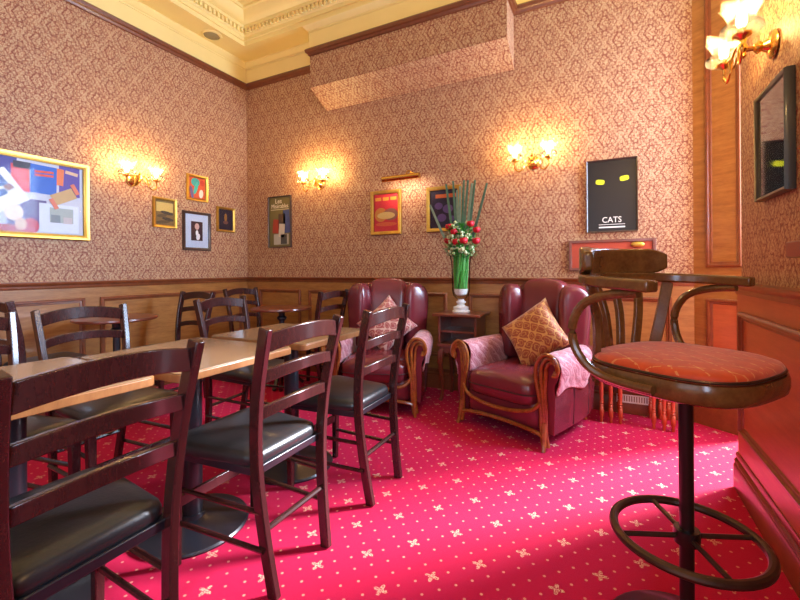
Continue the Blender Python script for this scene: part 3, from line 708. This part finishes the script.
MB().shell([(r_ * 1.15, z_) for r_, z_ in ((0.001, 0.118), (0.036, 0.12), (0.056, 0.145), (0.064, 0.18), (0.066, 0.30), (0.070, 0.42), (0.080, 0.475), (0.086, 0.49), (0.082, 0.49), (0.066, 0.42), (0.061, 0.30), (0.058, 0.18), (0.04, 0.135), (0.001, 0.13))], 28).build('bowl', M_vase, vase)
MB().lathe([(0.03, 0.142), (0.05, 0.155), (0.056, 0.18), (0.0565, 0.2), (0.001, 0.201)], 20).build('pebbles', plain('clear_pebbles', (0.75, 0.8, 0.78), 0.2, var=0.5, scale=90), vase)
sg = MB()
for i in range(110):
    a = random.uniform(0, 2 * PI); r0, r1 = 0.055 * math.sqrt(random.random()), 0.064 * math.sqrt(random.random())
    sg.tube([(r0 * math.cos(a), r0 * math.sin(a), 0.203), (r1 * math.cos(a + 0.5), r1 * math.sin(a + 0.5), 0.35), (r1 * math.cos(a + 0.7), r1 * math.sin(a + 0.7), 0.50)], 0.0042, 5)
so = sg.build('green_stems', M_stem, None); so.location = (VX, VY, VZ)
tag(so, 'mass of bright green stems standing inside the glass vase', 'flower stems', kind='stuff')
# sword leaves: (pixel x of tip, pixel y of tip) at the vase depth
for i, (tx, ty, bx) in enumerate(((430, 205, 452), (446, 184, 456), (453, 181, 458), (460, 186, 460), (464, 180, 462), (468, 180, 463), (472, 183, 465), (475, 180, 466), (487, 183, 470), (457, 190, 459))):
    tip = on_plane(tx, ty, 1, VY - 0.02 + 0.03 * math.sin(i * 2.1)); b_ = on_plane(bx, 242, 1, VY)
    b_.x = max(VX - 0.05, min(VX + 0.05, b_.x)); b_.z = VZ + 0.44; tip.y += 0.0
    mid = b_.lerp(tip, 0.5) + Vector((0.004 * math.sin(i), -0.01, 0))
    P = smooth_path([b_, mid, tip], 6); n = len(P)
    o = MB().sweep([p - Vector((VX, VY, VZ)) for p in P], [(-0.0115, 0), (0, 0.0025), (0.0115, 0), (0, -0.0025)], (0.2, 1, 0), scales=[(0.6 + 0.5 * min(1, j / 4) - 0.35 * (j / n) ** 3, 1) for j in range(n)]).build('sword_leaf', M_leaf if i % 3 else M_leaf2, None)
    o.location = (VX, VY, VZ)
    tag(o, 'long stiff dark blue-green sword leaf standing up from the vase' if i % 3 else 'long stiff pale grey-green sword leaf standing up from the vase', 'leaf', 'sword leaves in the vase')
def rose(px, py, dy, r):
    c = on_plane(px, py, 1, VY + dy)
    t = thing('rose', 'red rose among pale filler flowers in the tall glass vase', 'flower', c, 0, 'red roses in the vase')
    b = MB()
    r *= 1.22; b.superq((0, 0, 0), r * 0.75, r * 0.75, r * 0.8, 1, 1, nu=12, nv=8)
    b.build('bloom_heart', M_rose, t)
    for q in range(7):
        a = q * 2.4; rad = r * (0.75 + 0.04 * q)
        def pf(u, v, a=a, rad=rad):
            th = a + (u - 0.5) * 1.9; ph = -0.9 + 1.7 * v; rr_ = rad * (1 + 0.25 * v * v)
            return (rr_ * math.cos(ph) * math.cos(th), rr_ * math.cos(ph) * math.sin(th), rr_ * math.sin(ph) * 0.9)
        MB().grid(pf, 5, 5).build('petal', M_rose, t, solid=0.0015)
    e = Vector((VX + (c.x - VX) * 0.3, VY + (c.y - VY) * 0.3, VZ + 0.40))
    MB().tube([(0, 0, -r * 0.5), (e - c) * 0.5 + Vector((0, 0, 0.0)), e - c], 0.003, 6).build('stem', M_stem, t)
for a in ((449, 227, -0.06, 0.026), (454, 232, -0.08, 0.026), (448, 241, -0.05, 0.027), (456, 242, -0.09, 0.027), (463.5, 241, -0.10, 0.029), (476, 241, -0.06, 0.027), (470.5, 224, -0.06, 0.026), (476.5, 230, -0.03, 0.026), (461, 222, 0.05, 0.024)): rose(*a)
fm = MB()
for i in range(300):
    a = random.uniform(0, 2 * PI); h = random.random(); rr_ = 0.02 + 0.115 * math.sqrt(random.random()) * (1 - 0.3 * h)
    fm.superq((rr_ * math.cos(a), rr_ * math.sin(a), 0.485 + 0.30 * h * random.uniform(0.6, 1)), *(random.uniform(0.007, 0.018),) * 3, 1, 1, nu=6, nv=4)
fo = fm.build('filler_flowers', M_fill, None); fo.location = (VX, VY, VZ)
tag(fo, 'cloud of small pale green and cream filler flowers around the roses', 'flowers', kind='stuff')
fm = MB()
for i in range(420):
    a = random.uniform(0, 2 * PI); rr_ = 0.03 + 0.09 * random.random(); z = random.uniform(0.46, 0.74)
    p = Vector((rr_ * math.cos(a), rr_ * math.sin(a), z)); d = Vector((math.cos(a), math.sin(a), random.uniform(-0.4, 1))).normalized()
    fm.sweep([p, p + d * 0.026, p + d * 0.052], [(-0.009, 0), (0, 0.001), (0.009, 0), (0, -0.001)], (0, 0, 1), scales=[0.3, 1, 0.15])
fo = fm.build('filler_leaves', M_stem, None); fo.location = (VX, VY, VZ)
tag(fo, 'small green leaves tucked between the roses and filler flowers', 'leaves', kind='stuff')

# ------------------------------------------------------------------ nest of three tables
for i, (xa, xb, ya, yb, h, l) in enumerate(((-0.035, 0.395, 3.26, 3.50, 0.50, 'largest, outermost table of the red-wood nest with turned legs'),
                                            (0.025, 0.345, 3.265, 3.49, 0.455, 'middle table of the red-wood nest, tucked under the largest'),
                                            (0.085, 0.285, 3.27, 3.48, 0.41, 'smallest, innermost table of the red-wood nest'))):
    t = thing('nesting_table', l, 'table', ((xa + xb) / 2, (ya + yb) / 2, 0), 0, 'nest of three tables by the back wall')
    hx, hy = (xb - xa) / 2, (yb - ya) / 2
    MB().box((-hx - 0.018, -hy - 0.015, h - 0.018), (hx + 0.018, hy + 0.012, h)).build('table_top', M_redwood, t, 0.005)
    for sx in (-1, 1):
        for sy in (-1, 1):
            p = [(0.008, 0), (0.012, 0.012), (0.009, 0.03), (0.015, 0.045), (0.017, 0.075), (0.014, 0.105), (0.009, 0.112), (0.015, 0.12), (0.009, 0.13), (0.015, 0.138), (0.011, 0.15), (0.014, 0.2), (0.014, h - 0.09), (0.010, h - 0.08), (0.015, h - 0.07), (0.015, h - 0.018)]
            MB().lathe(p, 12, (sx * hx, sy * hy, 0)).build('turned_leg', M_redwood, t)
        MB().box((sx * hx - 0.007, -hy, h - 0.05), (sx * hx + 0.007, hy, h - 0.018)).build('apron', M_redwood, t)

# ------------------------------------------------------------------ bar stool
S0 = (0.202, 1.415, 0)
bs = thing('bar_stool', 'bentwood bar stool with orange-red padded seat and round foot ring', 'stool', S0, math.radians(56))
def sel(a, b, e, n=40, yo=0):
    return [(a * math.copysign(abs(math.cos(2 * PI * i / n)) ** e, math.cos(2 * PI * i / n)), yo + b * math.copysign(abs(math.sin(2 * PI * i / n)) ** e, math.sin(2 * PI * i / n))) for i in range(n)]
def ring_loft(levels, cap0=True, cap1=True):
    vs = []; n = len(levels[0][0])
    for ol, z in levels: vs += [(x, y, z) for x, y in ol]
    m = len(levels)
    fs = [(i * n + j, i * n + (j + 1) % n, (i + 1) * n + (j + 1) % n, (i + 1) * n + j) for i in range(m - 1) for j in range(n)]
    if cap0: fs.append(tuple(range(n)))
    if cap1: fs.append(tuple(range((m - 1) * n, m * n)))
    return MB().add(vs, fs)
E_ = 0.66; SZ = 0.052
seat_ol = lambda q: [(x, y + 0.008) for x, y in sel(0.222 * q, 0.212 * q, E_, 48)]
ring_loft([(seat_ol(0.94), 0.715 + SZ), (seat_ol(0.985), 0.722 + SZ), (seat_ol(1), 0.735 + SZ), (seat_ol(1), 0.758 + SZ), (seat_ol(0.985), 0.768 + SZ), (seat_ol(0.9), 0.770 + SZ)]).build('seat_rim', M_bent, bs, 0, 50)
ring_loft([(seat_ol(q_), z_ + SZ) for q_, z_ in ((0.93, 0.766), (0.955, 0.775), (0.955, 0.784), (0.93, 0.793), (0.84, 0.800), (0.6, 0.806), (0.3, 0.808), (0.01, 0.808))]).build('seat_cushion', M_seat, bs, 0, 60)
MB().tube([(x, y, 0.776 + SZ) for x, y in seat_ol(0.962)], 0.004, 6, True).build('piping', M_ring, bs)
# horseshoe arm rail
AR = []
for i in range(33):
    a = math.radians(180 * i / 32); AR.append((0.265 * math.cos(a), 0.255 * math.sin(a), 1.058 + 0.012 * math.sin(a)))
AR = [(AR[0][0] + 0.004, AR[0][1] - 0.06, AR[0][2] - 0.004)] + AR + [(AR[-1][0] - 0.004, AR[-1][1] - 0.06, AR[-1][2] - 0.004)]
MB().bar(AR, 0.046, 0.030, (0, 0, 1)).build('arm_rail', M_bent, bs, 0.006)
CR = []
for i in range(17):
    a = math.radians(38 + 104 * i / 16); CR.append((0.266 * math.cos(a), 0.257 * math.sin(a), 1.122))
MB().bar(CR, 0.036, 0.088, (0, 0, 1), scales=[(0.8, 0.55)] + [(1, 0.85)] + [(1, 1)] * 13 + [(1, 0.85)] + [(0.8, 0.55)]).build('crest', M_bent, bs, 0.008)
for i, d in enumerate((-52, -31, -10.5, 10.5, 31, 52)):
    a = math.radians(90 + d); edge = abs(d) > 50
    top = Vector((0.262 * math.cos(a), 0.252 * math.sin(a), 1.05)); bq = math.radians(90 + d * 0.72)
    rb = 0.234 if edge else 0.213; zb = 0.75 if edge else 0.815
    bot = Vector((rb * math.cos(bq), rb * math.sin(bq), zb)); m1 = top.lerp(bot, 0.45) + Vector((-0.012 * math.cos(a), -0.012 * math.sin(a), 0))
    MB().bar(smooth_path([top, m1, bot], 5), 0.034 if edge else 0.026, 0.016, (math.cos(a), math.sin(a), 0)).build('upright' if edge else 'back_splat', M_bent, bs, 0.003)
for sx in (-1, 1):
    P = smooth_path([(sx * 0.262, -0.02, 1.036), (sx * 0.264, 0.06, 1.028), (sx * 0.27, 0.13, 1.00), (sx * 0.272, 0.165, 0.94), (sx * 0.268, 0.16, 0.87), (sx * 0.252, 0.12, 0.815), (sx * 0.238, 0.05, 0.795), (sx * 0.236, -0.04, 0.793)], 5)
    MB().tube(P, 0.0125, 10).build('bentwood_hoop', M_bent, bs)
MB().lathe([(0.09, 0.752), (0.095, 0.758), (0.09, 0.768)], 24).build('seat_plate', M_stoolmetal, bs)
MB().lathe([(0.0185, 0.02), (0.0185, 0.755)], 20).build('post', M_stoolmetal, bs)
RR, RZ = 0.186, 0.332
fr_ = MB().tube([(RR * math.cos(2 * PI * i / 48), RR * math.sin(2 * PI * i / 48), RZ) for i in range(48)], 0.0125, 10, True).build('foot_ring', M_ring, bs)
for i in range(4):
    a = math.radians(-33.3 - 60 + 90 * i + 60)
    MB().tube([(0.02 * math.cos(a), 0.02 * math.sin(a), RZ), (RR * math.cos(a), RR * math.sin(a), RZ)], 0.007, 8).build('spoke', M_ring, fr_)
MB().lathe([(0.032, RZ - 0.02), (0.034, RZ), (0.032, RZ + 0.02)], 20).build('collar', M_stoolmetal, bs)
MB().lathe([(0.21, 0.0), (0.212, 0.01), (0.2, 0.018), (0.1, 0.03), (0.04, 0.05), (0.03, 0.07)], 36).build('base_plate', M_stoolmetal, bs)

# ------------------------------------------------------------------ wall lamps
def make_sconce(side, u, z, label, power, flip=1):
    rz, fn = WALLS[side]; p = Vector(fn(u)); p.z = z
    t = thing('wall_sconce', label, 'wall lamp', p, rz, 'brass two-arm wall lamps')
    m = MB().lathe([(0.001, -0.012), (0.05, -0.010), (0.056, -0.004), (0.05, 0.004), (0.028, 0.012), (0.018, 0.03), (0.026, 0.042), (0.014, 0.055), (0.001, 0.06)], 20)
    m.v = [(x, -zz - 0.012, y) for x, y, zz in m.v]; m.build('backplate', M_brass, t)
    MB().tube([(0, -0.06, 0), (0, -0.10, 0.0)], 0.010, 8).build('boss', M_brass, t)
    MB().lathe([(0.001, -0.035), (0.012, -0.025), (0.008, -0.01), (0.02, 0.0), (0.014, 0.014), (0.008, 0.03), (0.013, 0.042), (0.001, 0.06)], 14, (0, -0.10, 0)).build('finial', M_brass, t)
    for sx in (-1, 1):
        arm = smooth_path([(sx * 0.008, -0.10, 0.0), (sx * 0.03, -0.115, 0.025), (sx * 0.055, -0.125, -0.01), (sx * 0.066, -0.13, -0.065), (sx * 0.10, -0.135, -0.088), (sx * 0.132, -0.135, -0.055), (sx * 0.13, -0.135, -0.012)], 5)
        a = MB().tube(arm, 0.0055, 8).build('arm', M_brass, t)
        MB().tube(smooth_path([(sx * 0.03, -0.112, -0.01), (sx * 0.05, -0.12, -0.045), (sx * 0.085, -0.128, -0.03), (sx * 0.075, -0.126, 0.0), (sx * 0.058, -0.122, -0.012)], 4), 0.0035, 6).build('scroll', M_brass, a)
        c = (sx * 0.13, -0.135, 0)
        MB().lathe([(0.006, -0.015), (0.014, -0.008), (0.03, 0.0), (0.032, 0.006), (0.016, 0.008), (0.014, 0.03)], 16, c).build('gallery', M_brass, t)
        def wob(th, r, zz): 
            k_ = max(0, (zz - 0.06) / 0.06); return (r * (1 + 0.10 * k_ * math.cos(6 * th)), zz + 0.010 * k_ * math.cos(6 * th))
        MB().shell([(0.026, 0.006), (0.055, 0.010), (0.068, 0.022), (0.066, 0.036), (0.048, 0.048), (0.042, 0.058), (0.046, 0.075), (0.058, 0.10), (0.07, 0.118)], 36, c, wob).build('glass_shade', M_shade, t)
        MB().superq((c[0], c[1], 0.062), 0.017, 0.017, 0.034, 1, 1, nu=14, nv=10).build('bulb', M_bulb, t)
        l = bpy.data.lights.new('bulb_light', 'POINT'); l.energy = power; l.color = (1, 0.66, 0.25); l.shadow_soft_size = 0.015
        lo = bpy.data.objects.new('bulb_light', l); COL.objects.link(lo); lo.parent = t; lo.location = (c[0], c[1], 0.108)
    return t
make_sconce('left', 2.234, 1.93, 'brass two-arm wall lamp with glass shades on the left wall, right of the collage', 7)
make_sconce('back', -2.74, 2.02, 'brass two-arm wall lamp with glass shades above the grey-green poster', 9)
make_sconce('back', -0.532, 1.98, 'brass two-arm wall lamp with glass shades between the vase and the black poster', 7)
make_sconce('right', 2.10, 1.975, 'brass two-arm wall lamp with etched glass shades on the right wall', 4.5)

make_sconce('right', 0.15, 2.0, 'unseen brass two-arm wall lamp added on the right wall for warm fill', 9)  # out-of-view lamp, added to throw warm light on the back wall

# ------------------------------------------------------------------ pictures
def text_mesh(parent, name, body, x, z, size, y, mat, sx=1.0):
    c = bpy.data.curves.new(name, 'FONT'); c.body = body; c.size = size; c.align_x = 'CENTER'; c.align_y = 'CENTER'; c.extrude = 0.0004; c.resolution_u = 3
    o = bpy.data.objects.new(name, c); COL.objects.link(o)
    me = bpy.data.meshes.new_from_object(o); bpy.data.objects.remove(o)
    me.materials.clear(); me.materials.append(mat)
    o = bpy.data.objects.new(name, me); COL.objects.link(o); o.parent = parent; o.location = (x, y, z); o.rotation_euler = (PI / 2, 0, 0); o.scale = (sx, 1, 1)
    o['kind'] = 'stuff'
    return o
def quad(parent, name, cx, cz, w_, h_, mat, y, rot=0.0, th=0.0008):
    R_ = Matrix.Rotation(rot, 3, 'Y')
    return place(MB().box((-w_ / 2, -th, -h_ / 2), (w_ / 2, th * 0.2, h_ / 2), R_, (cx, y, cz)), name, mat, parent, (0, 0, 0))
def blob(parent, name, cx, cz, rx, rz_, mat, y, rot=0, e=1.0, n=20):
    R_ = Matrix.Rotation(rot, 3, 'Y'); vs = []
    pts = [R_ @ Vector((rx * math.copysign(abs(math.cos(2 * PI * i / n)) ** e, math.cos(2 * PI * i / n)), 0, rz_ * math.copysign(abs(math.sin(2 * PI * i / n)) ** e, math.sin(2 * PI * i / n)))) for i in range(n)]
    return place(MB().prism([(p.x + cx, p.z + cz) for p in pts], y - 0.0008, y, 'xzy'), name, mat, parent, (0, 0, 0))
def picture(side, u0, u1, z0, z1, fw_, dp, fmat, pmat, label, glass=True, gm=None):
    rz, fn = WALLS[side]; p = Vector(fn((u0 + u1) / 2 if side != 'right' else -(u0 + u1) / 2)); p.z = (z0 + z1) / 2
    t = thing('framed_picture', label, 'picture', p, rz, 'framed pictures on the walls')
    hw, hh = abs(u1 - u0) / 2, (z1 - z0) / 2
    pr_ = [(0, 0.0), (0, dp * 0.7), (fw_ * 0.15, dp), (fw_ * 0.5, dp * 0.92), (fw_ * 0.8, dp * 0.7), (fw_, dp * 0.6), (fw_, 0.0)]
    frame_ring(-hw, hw, -hh, hh, fw_, dp, -0.001, pr_).build('frame', fmat, t)
    pr2 = place(MB().box((-hw + fw_ * 0.8, -0.006, -hh + fw_ * 0.8), (hw - fw_ * 0.8, -0.001, hh - fw_ * 0.8)), 'print', pmat, t, (0, 0, 0))
    if glass: place(MB().box((-hw + fw_ * 0.9, -dp * 0.62 - 0.0012, -hh + fw_ * 0.9), (hw - fw_ * 0.9, -dp * 0.62, hh - fw_ * 0.9)), 'glass', gm or M_glass, t, (0, 0, 0))
    return t, pr2, hw - fw_, hh - fw_
C = lambda r, g, b: tuple(((v / 255) ** 2.2) for v in (r, g, b))
# big collage, left wall
t, p, hw, hh = picture('left', 0.62, 1.872, 1.352, 1.976, 0.042, 0.035, M_gilt, flat(C(205, 210, 225)), 'large gilt-framed collage of booklets, papers and photographs on the left wall')
def cq(nm, px, py, w_, h_, col, rot=0, lay=1):
    q = on_plane(px, py, 0, XL); return quad(p, nm, q.y - (0.62 + 1.872) / 2, q.z - (1.352 + 1.976) / 2, w_, h_, flat(C(*col)), -0.0065 - 0.0012 * lay, rot)
cq('booklet', 6, 163, 0.11, 0.13, (70, 60, 150), 0.05, 0)
cq('booklet', 20, 178, 0.105, 0.20, (225, 50, 60), -0.03, 1); cq('booklet', 22, 165, 0.11, 0.05, (40, 30, 50), 0, 2)
cq('booklet', 43, 180, 0.165, 0.215, (25, 95, 200), 0.02, 3)
cq('booklet', 57, 177, 0.08, 0.13, (240, 120, 60), 0.05, 2); cq('booklet', 69, 182, 0.14, 0.24, (90, 65, 160), 0, 1)
cq('ticket', 71, 174, 0.085, 0.025, (230, 190, 150), 0.15, 2)
cq('paper', 0, 190, 0.22, 0.26, (232, 235, 245), -0.6, 4); cq('photo', -1, 181, 0.06, 0.07, (60, 85, 150), -0.6, 5); cq('photo', 8, 187, 0.05, 0.04, (140, 90, 90), -0.6, 6); cq('photo', 0, 193, 0.07, 0.04, (50, 80, 150), -0.6, 5)
cq('photo', 63, 197, 0.16, 0.085, (205, 165, 105), -0.5, 5); cq('photo', 53, 204, 0.03, 0.085, (225, 120, 90), -0.5, 6); cq('photo', 74, 190, 0.03, 0.085, (225, 120, 90), -0.5, 6)
cq('photo', 27, 213, 0.23, 0.21, (95, 80, 135), 0, 2); cq('photo', 5, 216, 0.14, 0.2, (185, 190, 225), 0, 1)
cq('photo', 12, 228, 0.20, 0.05, (170, 30, 60), 0, 4)
q = on_plane(13, 212, 0, XL); blob(p, 'photo_shape', q.y - 1.246, q.z - 1.664, 0.055, 0.062, flat(C(235, 215, 205)), -0.0125)
q = on_plane(20, 224, 0, XL); blob(p, 'photo_shape', q.y - 1.246, q.z - 1.664, 0.035, 0.045, flat(C(215, 180, 160)), -0.0135)
q = on_plane(30, 226, 0, XL); blob(p, 'photo_shape', q.y - 1.246, q.z - 1.664, 0.05, 0.06, flat(C(190, 45, 80)), -0.0125)
cq('paper', 59, 219, 0.26, 0.22, (222, 232, 245), 0, 3); cq('photo', 61, 216, 0.155, 0.115, (170, 180, 175), 0, 4); cq('photo', 55, 219, 0.06, 0.06, (130, 140, 145), 0, 5); cq('photo', 67, 221, 0.06, 0.05, (200, 190, 190), 0, 5)
for py in (171.5, 175.0):
    for k_ in range(5): cq('title_block', 36 + k_ * 3.7, py + 0.4 * k_, 0.026, 0.017, (235, 85, 50), 0.05 * (-1) ** k_, 5)
# four small pictures, left wall
t, p, hw, hh = picture('left', 2.408, 2.648, 1.52, 1.812, 0.026, 0.026, M_gilt, flat(C(120, 90, 40)), 'small gilt-framed sepia landscape picture beside the wall lamp')
quad(p, 'sky_patch', 0.0, 0.055, hw * 1.8, 0.09, flat(C(215, 180, 95)), -0.0068)
for i, (x, z, w_) in enumerate(((0.02, 0.0, 0.13), (-0.03, -0.03, 0.1), (0.03, -0.06, 0.12), (-0.02, -0.09, 0.15))): blob(p, 'hill_patch', x, z, w_ / 2, 0.016, flat(C(60 + 30 * (i % 2), 45 + 20 * (i % 2), 25)), -0.0085, 0.15 * (-1) ** i)
t, p, hw, hh = picture('left', 2.761, 3.006, 1.831, 2.104, 0.026, 0.026, M_gilt, flat(C(215, 80, 35)), 'small gilt-framed abstract picture in teal and orange, topmost of the group of four')
for (x, z, rx, rz_, col, rt) in ((-0.02, 0.06, 0.05, 0.045, (30, 165, 150), 0), (-0.015, 0.0, 0.02, 0.07, (50, 190, 165), 0.3), (-0.065, -0.05, 0.018, 0.07, (95, 80, 130), -0.2), (0.045, -0.055, 0.025, 0.045, (240, 225, 200), 0.1), (0.06, 0.06, 0.03, 0.03, (200, 50, 30), 0)): blob(p, 'colour_patch', x, z, rx, rz_, flat(C(*col)), -0.007 - 0.0009 * (abs(x) > 0.03) - 0.001 * (rx < 0.03), rt)
t, p, hw, hh = picture('left', 2.714, 3.04, 1.314, 1.718, 0.028, 0.024, M_dkframe, flat(C(190, 205, 230)), 'dark-framed portrait photograph with wide pale blue mount')
quad(p, 'photo', 0, 0.0, 0.135, 0.2, flat(C(55, 22, 30)), -0.007); blob(p, 'photo_shape', 0.0, 0.048, 0.026, 0.034, flat(C(205, 165, 155)), -0.0085); blob(p, 'photo_shape', 0.0, -0.02, 0.016, 0.03, flat(C(235, 235, 240)), -0.0085); blob(p, 'photo_shape', 0.012, -0.06, 0.022, 0.035, flat(C(225, 225, 235)), -0.0095, 0.2)
t, p, hw, hh = picture('left', 3.12, 3.363, 1.534, 1.814, 0.026, 0.026, M_gilt, flat(C(42, 26, 40)), 'small gilt-framed dark picture with a faint ochre figure, nearest the corner')
blob(p, 'figure_patch', 0, 0.025, 0.018, 0.045, flat(C(150, 105, 45)), -0.007); blob(p, 'figure_patch', 0, -0.03, 0.035, 0.02, flat(C(110, 70, 60)), -0.007)
# grey-green poster with pale title, back wall (artwork replaced by plain patches)
t, p, hw, hh = picture('back', -3.49, -3.15, 1.36, 1.945, 0.012, 0.024, M_dkframe, flat(C(105, 95, 55)), 'tall narrow grey-green poster with pale title lettering near the corner', False)
text_mesh(p, 'lettering', 'Les', -0.02, 0.235, 0.075, -0.0072, flat(C(225, 215, 190))); text_mesh(p, 'lettering', 'Misérables', 0.0, 0.178, 0.068, -0.0072, flat(C(225, 215, 190)), 0.88)
quad(p, 'title_rule', 0, 0.14, 0.27, 0.008, flat(C(190, 180, 150)), -0.007)
for (x, z, w_, h_, col, r_) in ((-0.06, -0.05, 0.09, 0.16, (150, 55, 40), 0.1), (0.10, 0.0, 0.09, 0.26, (60, 75, 125), -0.05), (0.03, 0.0, 0.10, 0.18, (75, 55, 45), 0), (0.02, -0.20, 0.22, 0.12, (170, 165, 150), 0), (0.03, -0.10, 0.085, 0.15, (195, 185, 165), 0.08), (0.06, -0.2, 0.09, 0.11, (65, 60, 55), 0)): quad(p, 'colour_patch', x, z, w_, h_, flat(C(*col)), -0.007 - 0.0011 * (z < -0.06) - 0.0011 * (w_ < 0.088) - 0.0011 * (col[0] == 65), r_)
# red and orange picture, dark picture, with the brass picture light above
t, p, hw, hh = picture('back', -2.109, -1.769, 1.444, 1.883, 0.034, 0.03, M_gilt, flat(C(225, 60, 70)), 'gilt-framed red and orange poster left of the sword leaves')
for k_ in range(3): quad(p, 'title_block', -0.088 + k_ * 0.085, 0.135, 0.068, 0.032, flat(C(245, 170, 70)), -0.007)
for (x, z, rx, rz_, col) in ((-0.06, -0.02, 0.07, 0.07, (225, 150, 70)), (0.05, -0.02, 0.08, 0.06, (165, 110, 90)), (0.0, -0.03, 0.10, 0.035, (240, 210, 130)), (0.0, -0.115, 0.12, 0.02, (235, 110, 70))): blob(p, 'colour_patch', x, z, rx, rz_, flat(C(*col)), -0.007 - 0.0009 * (x > 0.01) - 0.0018 * (rx == 0.10))
t, p, hw, hh = picture('back', -1.502, -1.165, 1.445, 1.865, 0.034, 0.03, M_gilt, flat(C(45, 32, 60)), 'gilt-framed dark purple poster partly hidden by the sword leaves')
quad(p, 'title_block', 0.02, 0.12, 0.2, 0.035, flat(C(220, 110, 60)), -0.007)
for (x, z, r_) in ((-0.05, 0.03, 0.04), (0.04, 0.0, 0.05), (-0.02, -0.08, 0.045), (0.08, -0.09, 0.03)): blob(p, 'colour_patch', x, z, r_, r_ * 0.8, flat(C(105, 80, 140)), -0.007)
pl = thing('picture_light', 'brass tubular picture light above the two gilt-framed posters', 'picture light', (-1.70, YB, 1.955))
MB().tube([(-0.19, -0.16, 0.0), (0.19, -0.16, 0.0)], 0.026, 14).build('tube_shade', M_brass, pl)
for x in (-0.192, 0.192): MB().superq((x, -0.16, 0), 0.004, 0.027, 0.027, 1, 1, nu=14, nv=8).build('end_cap', M_brass, pl)
MB().tube(smooth_path([(0.05, -0.002, 0.045), (0.05, -0.06, 0.075), (0.05, -0.12, 0.06), (0.05, -0.155, 0.02)], 4), 0.007, 8).build('bracket', M_brass, pl)
MB().superq((0.05, -0.012, 0.045), 0.04, 0.011, 0.03, 0.8, 0.8, nu=16, nv=8).build('wall_plate', M_brass, pl)
ll = bpy.data.lights.new('picture_lamp', 'AREA'); ll.shape = 'RECTANGLE'; ll.size = 0.34; ll.size_y = 0.03; ll.energy = 1.6; ll.color = (1, 0.72, 0.5)
lo = bpy.data.objects.new('picture_lamp', ll); COL.objects.link(lo); lo.parent = pl; lo.location = (0, -0.15, -0.03); lo.rotation_euler = (math.radians(35), 0, 0)
# black poster, back wall (artwork replaced by plain patches)
t, p, hw, hh = picture('back', -0.133, 0.217, 1.377, 1.94, 0.010, 0.024, M_dkframe, flat(C(28, 22, 20), 0.35), 'black poster with two yellow-green marks and white title lettering', False)
for sx in (-1, 1): blob(p, 'colour_patch', sx * 0.083 + 0.004, 0.118 + 0.008 * sx, 0.031, 0.019, flat(C(205, 215, 40)), -0.007, -0.15 * sx, 0.6)
text_mesh(p, 'lettering', 'CATS', 0.0, -0.188, 0.062, -0.0072, flat(C(240, 238, 230)), 0.9)
quad(p, 'title_rule', 0.0, -0.222, 0.18, 0.004, flat(C(225, 225, 220)), -0.007)
quad(p, 'caption_bar', 0.0, -0.243, 0.18, 0.011, flat(C(225, 225, 220)), -0.007)
# red board under it
rb = thing('wooden_plaque', 'red wooden plaque with gilt ornament below the black poster', 'plaque', (0.033, YB, 1.20))
MB().box((-0.285, -0.012, -0.105), (0.285, -0.001, 0.105)).build('board', plain('red_plaque_paint', (0.42, 0.055, 0.02), 0.4), rb, 0.003)
frame_ring(-0.298, 0.298, -0.12, 0.12, 0.022, 0.022, -0.001).build('frame', M_mahog, rb, 0.003)
for k_ in range(5): blob(rb, 'gilt_ornament', -0.14 + 0.07 * k_, 0.03, 0.024, 0.012, M_gilt, -0.0125)
MB().superq((0.18, -0.02, 0.075), 0.045, 0.012, 0.022, 0.8, 0.8, nu=16, nv=8).build('gilt_rosette', M_gilt, rb)
# dark picture with reflective glass, right wall
t, p, hw, hh = picture('right', -2.245, -1.91, 1.375, 1.81, 0.018, 0.032, M_blackframe, flat(C(26, 24, 26), 0.3), 'black-framed dark picture behind reflective glass on the right wall', True, M_mirrorglass)
# small shelf at the near end of the right wall
sh = thing('wall_shelf', 'small brown wooden wall shelf on the right wall', 'shelf', (XR, 1.40, 1.127))
MB().box((-0.10, -0.28, 0), (-0.0, 0.28, 0.05)).build('board', M_mahog, sh, 0.004)
MB().prism([(-0.0, 0), (-0.085, 0), (-0.02, -0.12), (0, -0.12)], 0.19, 0.215, 'xzy').build('bracket', M_mahog, sh, 0.003)
MB().prism([(-0.0, 0), (-0.085, 0), (-0.02, -0.12), (0, -0.12)], -0.215, -0.19, 'xzy').build('bracket', M_mahog, sh, 0.003)
